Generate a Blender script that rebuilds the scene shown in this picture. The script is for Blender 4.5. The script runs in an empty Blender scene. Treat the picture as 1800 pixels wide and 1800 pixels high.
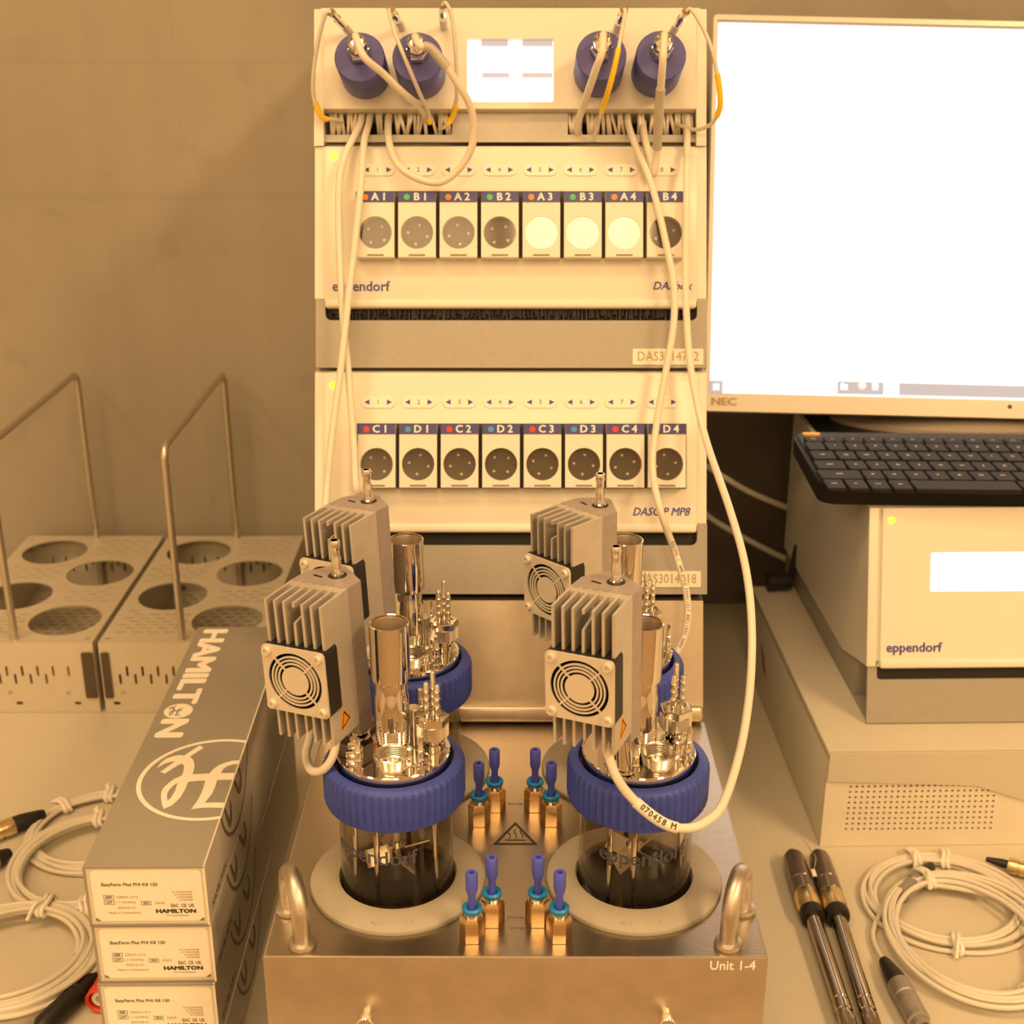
import bpy, bmesh, math, random
from mathutils import Vector, Matrix, geometry
random.seed(7)
R = math.radians
sc = bpy.context.scene
COL = sc.collection
# ------------------------------------------------------------------ camera, world, light, exposure
F, PITCH, YAW, CZ = 2300.0, R(20.9), R(.15), .5475      # focal length in pixels of an 1800 px frame, bench top is z = 0
cam_d = bpy.data.cameras.new('camera'); cam = bpy.data.objects.new('camera', cam_d); COL.objects.link(cam)
cam_d.sensor_width = 36; cam_d.lens = 36 * F / 1800; cam_d.clip_start = .02
cam.location = (0, 0, CZ); cam.rotation_euler = (R(90) - PITCH, 0, YAW)
cam_d.dof.use_dof = True; cam_d.dof.focus_distance = .66; cam_d.dof.aperture_fstop = 16
sc.camera = cam
sc.view_settings.view_transform = 'Standard'; sc.view_settings.look = 'None'
sc.view_settings.gamma = 1; sc.view_settings.exposure = -.19; sc.view_settings.use_curve_mapping = False
W = bpy.data.worlds.new('room_air'); sc.world = W; W.use_nodes = True
W.node_tree.nodes['Background'].inputs[0].default_value = (1, .66, .30, 1)
W.node_tree.nodes['Background'].inputs[1].default_value = .12
WARM = (1.0, .645, .305)
def area(name, loc, rot, sx, sy, power, col=WARM):
    l = bpy.data.lights.new(name, 'AREA'); l.shape = 'RECTANGLE'; l.size = sx; l.size_y = sy; l.energy = power; l.color = col
    o = bpy.data.objects.new(name, l); COL.objects.link(o); o.location = loc; o.rotation_euler = rot; return o
area('ceiling_lamp_rear', (.19, -1.75, 2.02), (0, 0, 0), .36, 1.3, 21)
area('dial_glow_fill', (-.42, -1.75, 2.02), (0, 0, 0), .7, 1.3, 7)  # added dim light, mirrored as a soft glow in the left pump dials
area('ceiling_lamp_bench', (-.55, .15, 2.02), (0, 0, 0), 1.3, .35, 25)
area('fill_light_left', (-1.6, -1.1, 2.02), (0, 0, 0), .35, 1.3, 20)  # added fill from the left, no known fixture
area('fill_light_right', (1.5, -.9, 2.02), (0, 0, 0), .35, 1.3, 66)  # added fill that brightens faces turned to the right
area('fill_light_far', (-.9, -2.7, 2.02), (0, 0, 0), .9, .35, 17)  # added frontal fill from deep behind the camera
try:
    sc.cycles.max_bounces = 10; sc.cycles.transparent_max_bounces = 24; sc.cycles.caustics_reflective = False; sc.cycles.caustics_refractive = False
    sc.cycles.sample_clamp_indirect = 4
except Exception: pass

# ------------------------------------------------------------------ where a pixel of the photo meets a plane of the place
FW = Vector((-math.sin(YAW) * math.cos(PITCH), math.cos(YAW) * math.cos(PITCH), -math.sin(PITCH)))
RT = Vector((math.cos(YAW), math.sin(YAW), 0)); UP = RT.cross(FW); EYE = Vector((0, 0, CZ))
def ray(px, py): return FW + RT * ((px - 900) / F) - UP * ((py - 900) / F)
def PZ(px, py, z): d = ray(px, py); return EYE + d * ((z - CZ) / d.z)
def PY(px, py, y): d = ray(px, py); return EYE + d * (y / d.y)
class Frame:
    """A leaning flat front: local x right, y into the thing, z up the slope."""
    def __init__(s, o, lean, yaw=0, roll=0):
        s.m = Matrix.Translation(o) @ Matrix.Rotation(R(yaw), 4, 'Z') @ Matrix.Rotation(-R(lean), 4, 'X') @ Matrix.Rotation(R(roll), 4, 'Y')
        s.i = s.m.inverted(); s.lean = R(lean)
    def loc(s, px, py, w=0):
        e = s.i @ EYE; d = s.i.to_3x3() @ ray(px, py); return e + d * ((-w - e.y) / d.y)
    def world(s, px, py, w=0): return s.m @ s.loc(px, py, w)
    def sub(s, v):
        n = Frame.__new__(Frame); n.m = s.m @ Matrix.Translation(Vector(v)); n.i = n.m.inverted(); n.lean = s.lean; return n

# ------------------------------------------------------------------ materials
def mat(name, col, rough=.5, metal=0, noise=0, nscale=40, bump=0, bscale=200, spec=.5, emit=None, estr=0, stretch=None, coat=0):
    m = bpy.data.materials.new(name); m.use_nodes = True; nt = m.node_tree; b = nt.nodes['Principled BSDF']
    b.inputs['Base Color'].default_value = (*col, 1); b.inputs['Roughness'].default_value = rough; b.inputs['Metallic'].default_value = metal
    b.inputs['Specular IOR Level'].default_value = spec; b.inputs['Coat Weight'].default_value = coat
    if emit: b.inputs['Emission Color'].default_value = (*emit, 1); b.inputs['Emission Strength'].default_value = estr
    if noise or bump:
        tc = nt.nodes.new('ShaderNodeTexCoord'); mp = nt.nodes.new('ShaderNodeMapping'); nt.links.new(tc.outputs['Object'], mp.inputs[0])
        if stretch: mp.inputs['Scale'].default_value = stretch
    if noise:
        n = nt.nodes.new('ShaderNodeTexNoise'); n.inputs['Scale'].default_value = nscale; n.inputs['Detail'].default_value = 4; nt.links.new(mp.outputs[0], n.inputs['Vector'])
        mr = nt.nodes.new('ShaderNodeMapRange'); mr.inputs[1].default_value = .3; mr.inputs[2].default_value = .7; mr.inputs[3].default_value = 1 - noise; mr.inputs[4].default_value = 1 + noise
        nt.links.new(n.outputs[0], mr.inputs[0])
        mx = nt.nodes.new('ShaderNodeMix'); mx.data_type = 'RGBA'; mx.blend_type = 'MULTIPLY'; mx.inputs[0].default_value = 1
        mx.inputs[6].default_value = (*col, 1); nt.links.new(mr.outputs[0], mx.inputs[7]); nt.links.new(mx.outputs[2], b.inputs['Base Color'])
    if bump:
        n2 = nt.nodes.new('ShaderNodeTexNoise'); n2.inputs['Scale'].default_value = bscale; n2.inputs['Detail'].default_value = 3; nt.links.new(mp.outputs[0], n2.inputs['Vector'])
        bp = nt.nodes.new('ShaderNodeBump'); bp.inputs['Strength'].default_value = bump; bp.inputs['Distance'].default_value = .0005
        nt.links.new(n2.outputs[0], bp.inputs['Height']); nt.links.new(bp.outputs[0], b.inputs['Normal'])
    return m
def glass_mat(name, tint, rough=.02, base=.02):
    m = bpy.data.materials.new(name); m.use_nodes = True; nt = m.node_tree; nt.nodes.remove(nt.nodes['Principled BSDF'])
    out = nt.nodes['Material Output']; tr = nt.nodes.new('ShaderNodeBsdfTransparent'); gl = nt.nodes.new('ShaderNodeBsdfGlossy')
    tr.inputs[0].default_value = (*tint, 1); gl.inputs['Roughness'].default_value = rough
    lw = nt.nodes.new('ShaderNodeLayerWeight'); pw = nt.nodes.new('ShaderNodeMath'); pw.operation = 'POWER'; pw.inputs[1].default_value = 4.5
    mr = nt.nodes.new('ShaderNodeMapRange'); mr.inputs[3].default_value = base; mr.inputs[4].default_value = .85; mx = nt.nodes.new('ShaderNodeMixShader')
    nt.links.new(lw.outputs['Facing'], pw.inputs[0]); nt.links.new(pw.outputs[0], mr.inputs[0]); nt.links.new(mr.outputs[0], mx.inputs[0]); nt.links.new(tr.outputs[0], mx.inputs[1]); nt.links.new(gl.outputs[0], mx.inputs[2]); nt.links.new(mx.outputs[0], out.inputs[0])
    return m
M = dict(
    white=mat('white_lacquer', (.80, .77, .70), .32, noise=.015, nscale=9), cream=mat('white_plastic', (.80, .76, .69), .42),
    pad=mat('button_white', (.86, .84, .78), .35), grey=mat('grey_steel_paint', (.37, .35, .315), .42, .15, noise=.03, nscale=300),
    greyin=mat('dull_grey_steel', (.46, .44, .40), .4, .3, noise=.03, nscale=200),
    black=mat('black_gap', (.006, .005, .005), .6), dark=mat('black_plastic', (.018, .016, .015), .4, noise=.1, nscale=80),
    fanblk=mat('fan_black', (.012, .011, .011), .5, noise=.1, nscale=120),
    steel=mat('brushed_steel', (.50, .45, .39), .30, 1, noise=.05, nscale=60, bump=.12, bscale=160, stretch=(1, 14, 14)),
    steelf=mat('satin_steel', (.60, .53, .44), .42, 1, noise=.06, nscale=90, bump=.15, bscale=220),
    rod=mat('satin_steel_rod', (.62, .57, .50), .40, 1, noise=.04, nscale=150),
    chrome=mat('polished_steel', (.80, .76, .70), .06, 1, noise=.02, nscale=50), knurl=mat('knurled_steel', (.76, .72, .65), .24, 1, noise=.04, nscale=300),
    alu=mat('anodised_aluminium', (.66, .62, .57), .46, .55, noise=.05, nscale=90, bump=.08, bscale=400),
    alub=mat('grey_condenser_block', (.42, .37, .36), .5, .35, noise=.07, nscale=120, bump=.1, bscale=500),
    grille=mat('fan_grille', (.78, .73, .65), .42, .35), brass=mat('nickel_brass', (.74, .55, .32), .2, 1, noise=.04, nscale=200),
    capblue=mat('blue_cap_plastic', (.042, .070, .42), .5, noise=.06, nscale=150, bump=.1, bscale=600), plug=mat('blue_motor_housing', (.085, .085, .33), .42, noise=.07, nscale=200),
    stem=mat('blue_plug', (.085, .11, .66), .4), teal=mat('turquoise_ring', (.012, .25, .62), .35),
    ring=mat('cream_silicone', (.44, .40, .33), .55, noise=.03, nscale=200), cable=mat('white_cable', (.78, .73, .64), .38), cable2=mat('ivory_cable', (.70, .66, .58), .42),
    cablegrey=mat('grey_heatshrink', (.48, .45, .38), .4), yellow=mat('yellow_sleeve', (.95, .62, .02), .4), tie=mat('white_tie', (.84, .80, .72), .45),
    blueink=mat('blue_print', (.05, .055, .30), .35), strip=mat('blue_label_strip', (.055, .06, .26), .34), whiteink=mat('white_print', (.86, .84, .80), .4),
    ghost=mat('pale_print', (.93, .91, .86), .3), darkink=mat('dark_print', (.045, .035, .03), .5), greyink=mat('grey_print', (.22, .19, .16), .5), brownink=mat('pale_brown_print', (.42, .30, .17), .5),
    gold=mat('number_print', (.40, .31, .16), .5), sticker=mat('white_sticker', (.82, .79, .72), .4),
    dial=mat('smoked_roller', (.06, .052, .045), .3), slotw=mat('groove_brown', (.05, .035, .025), .6),
    orange=mat('orange_dot', (.9, .30, .02), .4), green=mat('green_dot', (.10, .50, .14), .4), red=mat('red_dot', (.80, .05, .03), .4), sky=mat('blue_dot', (.07, .30, .70), .4),
    card=mat('grey_card', (.30, .28, .245), .55, noise=.025, nscale=700), cardside=mat('silver_card', (.86, .78, .68), .5, .0, noise=.03, nscale=500), cardedge=mat('card_edge', (.66, .60, .5), .6),
    lining=mat('white_carton', (.90, .86, .78), .5, noise=.02, nscale=200), led=mat('led_lit', (.6, .8, .1), .4, emit=(.75, 1, .06), estr=1.3),
    warnor=mat('orange_warning', (.85, .33, .01), .4), bristle=mat('black_bristle', (.02, .016, .014), .5), redplast=mat('red_plastic', (.72, .05, .025), .4),
    keycap=mat('black_keycap', (.015, .0125, .011), .6, spec=.15, noise=.06, nscale=300), keyback=mat('keyboard_black', (.013, .011, .010), .5, spec=.2), legend=mat('key_legend', (.62, .58, .52), .5),
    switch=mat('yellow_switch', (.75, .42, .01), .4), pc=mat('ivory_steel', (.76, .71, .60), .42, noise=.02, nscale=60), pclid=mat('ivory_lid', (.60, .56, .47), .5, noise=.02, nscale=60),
    navy=mat('added_panel_dark', (.13, .105, .09), .5, noise=.08, nscale=30), probe=mat('dark_polished_steel', (.42, .36, .30), .09, 1), probegold=mat('gilt_band', (.80, .64, .36), .28, 1),
    probehead=mat('smoky_probe_head', (.20, .165, .135), .22, .6), rubber=mat('black_rubber', (.012, .011, .010), .45), greyplug=mat('grey_connector', (.34, .32, .30), .35, .5),
    screen=mat('white_screen', (.8, .8, .8), .3, emit=(1, 1, 1), estr=1.3), taskbar=mat('lilac_taskbar', (.1, .1, .1), .3, emit=(.55, .50, .53), estr=1), lilac=mat('lilac_lines', (.1, .1, .1), .3, emit=(.72, .56, .52), estr=1),
    iconr=mat('icon_glow', (.1, .1, .1), .3, emit=(1, .72, .40), estr=1), iconb=mat('icon_blue', (.1, .1, .1), .3, emit=(.30, .52, 1), estr=1), pale=mat('faint_grey', (.1, .1, .1), .3, emit=(.75, .74, .74), estr=1),
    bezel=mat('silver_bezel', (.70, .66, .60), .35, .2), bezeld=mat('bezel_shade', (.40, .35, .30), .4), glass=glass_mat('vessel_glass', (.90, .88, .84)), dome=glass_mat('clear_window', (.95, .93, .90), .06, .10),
    glassink=mat('blue_grey_glass_print', (.12, .12, .18), .5), bench=mat('bench_laminate', (.60, .555, .46), .42, noise=.02, nscale=300), paint=mat('room_paint', (.86, .80, .70), .8, noise=.03, nscale=6), floorm=mat('brown_floor', (.34, .25, .16), .5, noise=.1, nscale=8),
    bracket=mat('dark_bracket', (.12, .095, .07), .4, .6, noise=.25, nscale=700), tray=mat('perforated_steel', (.66, .61, .51), .45, .35, noise=.03, nscale=60), cone=mat('shadow_room_dark', (.2, .17, .13), .8),
)
# concrete wall: cloudy, with vertical streaks, two form joints and a few stains
def concrete():
    m = bpy.data.materials.new('fair_faced_concrete'); m.use_nodes = True; nt = m.node_tree; b = nt.nodes['Principled BSDF']; b.inputs['Roughness'].default_value = .75
    L = nt.links.new; N = nt.nodes.new
    tc = N('ShaderNodeTexCoord')
    def noise(scale, st, det=5):
        mp = N('ShaderNodeMapping'); mp.inputs['Scale'].default_value = st; L(tc.outputs['Object'], mp.inputs[0])
        n = N('ShaderNodeTexNoise'); n.inputs['Scale'].default_value = scale; n.inputs['Detail'].default_value = det; L(mp.outputs[0], n.inputs['Vector']); return n.outputs[0]
    def rng(v, a, b_, c, d):
        r = N('ShaderNodeMapRange'); r.inputs[1].default_value = a; r.inputs[2].default_value = b_; r.inputs[3].default_value = c; r.inputs[4].default_value = d; L(v, r.inputs[0]); return r.outputs[0]
    def mul(a, b_):
        k = N('ShaderNodeMath'); k.operation = 'MULTIPLY'; L(a, k.inputs[0]); L(b_, k.inputs[1]); return k.outputs[0]
    v = rng(noise(3.2, (1, 1, 1)), .3, .7, .88, 1.10)
    v = mul(v, rng(noise(14, (1, 1, .06)), .35, .7, 1.04, .94))
    v = mul(v, rng(noise(26, (1, 1, 1)), .62, .75, 1, .91))
    sx = N('ShaderNodeSeparateXYZ'); L(tc.outputs['Object'], sx.inputs[0])
    for axis, pos, wdt, dep in (('Z', PY(300, 346, 1.215).z, .006, .93), ('Z', PY(300, 108, 1.215).z, .003, .94), ('X', -.30, .0014, .95), ('X', -.375, .0012, .96), ('X', -.232, .0012, .95), ('X', .035, .0016, .90)):
        s = N('ShaderNodeMath'); s.operation = 'SUBTRACT'; L(sx.outputs[axis], s.inputs[0]); s.inputs[1].default_value = pos
        a = N('ShaderNodeMath'); a.operation = 'ABSOLUTE'; L(s.outputs[0], a.inputs[0]); v = mul(v, rng(a.outputs[0], 0, wdt, dep, 1))
    mx = N('ShaderNodeMix'); mx.data_type = 'RGBA'; mx.blend_type = 'MULTIPLY'; mx.inputs[0].default_value = 1; mx.inputs[6].default_value = (.36, .325, .27, 1); L(v, mx.inputs[7]); L(mx.outputs[2], b.inputs['Base Color'])
    bp = N('ShaderNodeBump'); bp.inputs['Strength'].default_value = .15; bp.inputs['Distance'].default_value = .002; L(v, bp.inputs['Height']); L(bp.outputs[0], b.inputs['Normal'])
    return m
M['concrete'] = concrete()
M['redmark'] = mat('red_reflection_tint', (.30, .09, .05), .5)  # colour of the painted red reflection
M['wellm'] = mat('dark_well', (.13, .115, .09), .55, .2, noise=.05, nscale=60)

# ------------------------------------------------------------------ shape helpers
class G:
    def __init__(s): s.v = []; s.f = []
    def add(s, vs, fs, m=None):
        n = len(s.v); s.v += [(m @ Vector(p)) if m else Vector(p) for p in vs]; s.f += [tuple(n + i for i in f) for f in fs]; return s
    def mesh(s, me, m=None): return s.add([v.co for v in me.vertices], [tuple(p.vertices) for p in me.polygons], m)
    def box(s, x0, x1, y0, y1, z0, z1, bev=0, seg=2, m=None):
        if not bev:
            return s.add([(x, y, z) for x in (x0, x1) for y in (y0, y1) for z in (z0, z1)], [(0, 1, 3, 2), (4, 6, 7, 5), (0, 4, 5, 1), (2, 3, 7, 6), (0, 2, 6, 4), (1, 5, 7, 3)], m)
        b = bmesh.new(); bmesh.ops.create_cube(b, size=1)
        for v in b.verts: v.co = Vector(((x0 + x1) / 2 + v.co.x * (x1 - x0), (y0 + y1) / 2 + v.co.y * (y1 - y0), (z0 + z1) / 2 + v.co.z * (z1 - z0)))
        bmesh.ops.bevel(b, geom=b.edges[:], offset=bev, segments=seg, affect='EDGES', profile=.5); b.verts.index_update()
        s.add([v.co.copy() for v in b.verts], [tuple(v.index for v in f.verts) for f in b.faces], m); b.free(); return s
    def lathe(s, prof, seg=32, m=None, rfun=None, close=False):
        if not close and len(prof) > 3 and prof[0] == prof[-1]: prof, close = prof[:-1], True
        n = len(prof); vs = []; fs = []
        for i in range(seg):
            a = 2 * math.pi * i / seg; k = rfun(i) if rfun else 0
            for j, p in enumerate(prof):
                r = p[0] + (k * p[2] if len(p) > 2 else 0); vs.append((r * math.cos(a), r * math.sin(a), p[1]))
        for i in range(seg):
            i2 = (i + 1) % seg
            for j in range(n - 1 if not close else n):
                j2 = (j + 1) % n; fs.append((i * n + j, i2 * n + j, i2 * n + j2, i * n + j2))
        if not close:
            if prof[0][0] > 1e-6: fs.append(tuple(i * n for i in range(seg))[::-1])
            if prof[-1][0] > 1e-6: fs.append(tuple(i * n + n - 1 for i in range(seg)))
        return s.add(vs, fs, m)
    def cyl(s, p0, p1, r0, r1=None, seg=24):
        p0 = Vector(p0); p1 = Vector(p1); d = p1 - p0; r1 = r0 if r1 is None else r1
        m = Matrix.Translation(p0) @ d.to_track_quat('Z', 'Y').to_matrix().to_4x4(); return s.lathe([(r0, 0), (r1, d.length)], seg, m)
    def spin(s, p0, p1, prof, seg=24, rfun=None):
        """lathe profile (radius, distance along) on the axis p0 -> p1"""
        p0 = Vector(p0); d = Vector(p1) - p0; m = Matrix.Translation(p0) @ d.to_track_quat('Z', 'Y').to_matrix().to_4x4(); return s.lathe(prof, seg, m, rfun)
    def tube(s, pts, r, seg=10, closed=False, sub=8, raw=False, flat=1):
        pts = [Vector(p) for p in pts]; P = pts if raw else spline(pts, sub, closed); n = len(P); vs = []; fs = []; up = None
        for i in range(n):
            a = P[(i - 1) % n] if (closed or i) else P[0]; b = P[(i + 1) % n] if (closed or i < n - 1) else P[-1]; t = (b - a).normalized()
            if up is None: up = t.orthogonal().normalized()
            up = (up - t * up.dot(t)).normalized(); sd = t.cross(up)
            rr = r(i / (n - 1)) if callable(r) else r
            for k in range(seg):
                q = 2 * math.pi * k / seg; vs.append(P[i] + up * (math.cos(q) * rr) + sd * (math.sin(q) * rr * flat))
        for i in range(n - (0 if closed else 1)):
            i2 = (i + 1) % n
            for k in range(seg): k2 = (k + 1) % seg; fs.append((i * seg + k, i * seg + k2, i2 * seg + k2, i2 * seg + k))
        if not closed: fs.append(tuple(range(seg))[::-1]); fs.append(tuple((n - 1) * seg + k for k in range(seg)))
        return s.add(vs, fs)
    def prism(s, poly, a, b, axis='z', m=None):
        """extrude a convex or simple polygon; axis z: (x,y); axis x: (y,z); axis y: (x,z)"""
        def P(p, h): return (p[0], p[1], h) if axis == 'z' else (h, p[0], p[1]) if axis == 'x' else (p[0], h, p[1])
        n = len(poly); vs = [P(p, a) for p in poly] + [P(p, b) for p in poly]
        fs = [(i, (i + 1) % n, n + (i + 1) % n, n + i) for i in range(n)]
        tri = geometry.tessellate_polygon([[Vector((p[0], p[1], 0)) for p in poly]])
        for t in tri: fs.append(tuple(t)); fs.append(tuple(n + i for i in t[::-1]))
        return s.add(vs, fs, m)
    def sphere(s, c, r, seg=12, sz=1):
        pr = [(r * math.sin(math.pi * i / 8), -r * sz * math.cos(math.pi * i / 8)) for i in range(9)]; return s.lathe(pr, seg, Matrix.Translation(Vector(c)))
    def make(s, name, smooth=38):
        me = bpy.data.meshes.new(name); me.from_pydata(s.v, [], s.f); b = bmesh.new(); b.from_mesh(me); bmesh.ops.recalc_face_normals(b, faces=b.faces); b.to_mesh(me); b.free()
        if smooth and len(me.polygons):
            me.polygons.foreach_set('use_smooth', [True] * len(me.polygons)); me.set_sharp_from_angle(angle=R(smooth))
        me.update(); return me
def spline(p, sub=8, closed=False):
    n = len(p); out = []
    if n < 3 and not closed: return p
    for i in range(n if closed else n - 1):
        if closed: a, b, c, d = p[(i - 1) % n], p[i], p[(i + 1) % n], p[(i + 2) % n]
        else: a, b, c, d = p[max(i - 1, 0)], p[i], p[i + 1], p[min(i + 2, n - 1)]
        for k in range(sub):
            t = k / sub; out.append(.5 * ((2 * b) + (c - a) * t + (2 * a - 5 * b + 4 * c - d) * t * t + (3 * b - a - 3 * c + d) * t ** 3))
    if not closed: out.append(p[-1])
    return out
def curve_mesh(cu):
    o = bpy.data.objects.new('tmp', cu); me = bpy.data.meshes.new_from_object(o); bpy.data.objects.remove(o); return me
def plate(loops, thick, name='plate', bev=0):
    """flat sheet in local XY (outer loop first, then holes), extruded +-thick/2 in z, as a G"""
    cu = bpy.data.curves.new(name, 'CURVE'); cu.dimensions = '2D'; cu.fill_mode = 'BOTH'; cu.extrude = thick / 2
    for lp in loops:
        s = cu.splines.new('POLY'); s.points.add(len(lp) - 1); s.use_cyclic_u = True
        for k, p in enumerate(lp): s.points[k].co = (p[0], p[1], 0, 1)
    me = curve_mesh(cu); bpy.data.curves.remove(cu); g = G().mesh(me); bpy.data.meshes.remove(me); return g
def circ(x, y, r, n=32, ry=None): return [(x + r * math.cos(2 * math.pi * i / n), y + (ry or r) * math.sin(2 * math.pi * i / n)) for i in range(n)]
def rect(x0, x1, y0, y1): return [(x0, y0), (x1, y0), (x1, y1), (x0, y1)]
def rrect(x0, x1, y0, y1, r, n=5, corners='abcd'):
    o = []
    for cx, cy, a, c in ((x1 - r, y1 - r, 0, 'a'), (x0 + r, y1 - r, 90, 'b'), (x0 + r, y0 + r, 180, 'c'), (x1 - r, y0 + r, 270, 'd')):
        if c in corners: o += [(cx + r * math.cos(R(a + 90 * k / n)), cy + r * math.sin(R(a + 90 * k / n))) for k in range(n + 1)]
        else: o.append((x1 if a in (0, 270) else x0, y1 if a < 180 else y0))
    return o
TXT = {}
def text_mesh(body, size, bold=0, shear=0, align='CENTER', width=None):
    key = (body, round(size, 5), bold, shear, align, width)
    if key in TXT: return TXT[key]
    cu = bpy.data.curves.new('text', 'FONT'); cu.body = body; cu.size = size; cu.shear = shear; cu.align_x = align; cu.align_y = 'CENTER'
    cu.extrude = .00006; cu.resolution_u = 2; me = curve_mesh(cu); bpy.data.curves.remove(cu)
    if bold:
        g = G()
        for k, (dx, dy) in enumerate(((0, 0), (1, 0), (-1, 0), (.5, .6), (-.5, .6), (.5, -.6), (-.5, -.6))): g.mesh(me, Matrix.Translation((dx * bold * size * 1.6, dy * bold * size * 1.6, .000018 * k)))
        bpy.data.meshes.remove(me); me = g.make('t', 0)
    if width:
        xs = [v.co.x for v in me.vertices]; k = width / (max(xs) - min(xs)); x0 = min(xs) if align == 'LEFT' else 0
        for v in me.vertices: v.co.x = (v.co.x - x0) * k
    me.name = 'lettering'; TXT[key] = me; return me
FRONT = Matrix.Rotation(R(90), 4, 'X')      # lettering drawn in XY stands up in XZ and faces -y
# ------------------------------------------------------------------ object helpers
def link(name, me, material, parent=None, m=None):
    if isinstance(me, G): me = me.make(name)
    if material and not me.materials: me.materials.append(material)
    o = bpy.data.objects.new(name, me); COL.objects.link(o)
    if parent: o.parent = parent
    if m is not None: o.matrix_local = m if isinstance(m, Matrix) else Matrix.Translation(Vector(m))
    return o
def tag(o, label, cat, group=None):
    o['label'] = label; o['category'] = cat
    if group: o['group'] = group
    return o
def thing(name, label, cat, m=None, group=None):
    o = bpy.data.objects.new(name, None); COL.objects.link(o); o.empty_display_size = .01
    if m is not None: o.matrix_world = m if isinstance(m, Matrix) else Matrix.Translation(Vector(m))
    return tag(o, label, cat, group)
def setting(name, g, material): o = link(name, g, material); o['kind'] = 'structure'; return o
def writing(parent, body, size, material, m, bold=0, shear=0, align='CENTER', width=None, name='lettering', label=None):
    me = text_mesh(body, size, bold, shear, align, width)
    if me.materials and me.materials[0] != material: me = me.copy(); me.materials.clear()
    o = link(name, me, material, parent, m)
    if label: o['label'] = label
    return o
def XZ(x, z, y=0): return Matrix.Translation((x, y, z)) @ FRONT
T = Matrix.Translation
HB, TB = .128, 1.215       # top of the heating block, wall line
# ------------------------------------------------------------------ the room
setting('wall_back', G().box(-3, 3, TB, TB + .2, -.9, 2.1), M['concrete'])
setting('wall_left', G().box(-2.6, -2.5, -3.2, TB, -.9, 2.1), M['paint'])
setting('wall_right', G().box(2.5, 2.6, -3.2, TB, -.9, 2.1), M['paint'])
setting('wall_front', G().box(-2.5, 2.5, -3.3, -3.2, -.9, 2.1), M['paint'])
setting('ceiling', G().box(-2.6, 2.6, -3.3, TB + .2, 2.1, 2.2), M['paint'])
setting('floor', G().box(-2.6, 2.6, -3.3, TB + .2, -1.0, -.9), M['floorm'])
b = thing('laboratory_bench', 'pale beige laboratory bench carrying all the equipment', 'bench', (0, .8, -.9))
link('bench_top', G().box(-1.5, 1.5, -.40, .41, .86, .8997, .003), M['bench'], b)
for x in (-1.44, 1.44):
    for y in (-.35, .35): link('leg', G().box(x - .025, x + .025, y - .025, y + .025, 0, .86, .003), M['steelf'], b)

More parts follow.
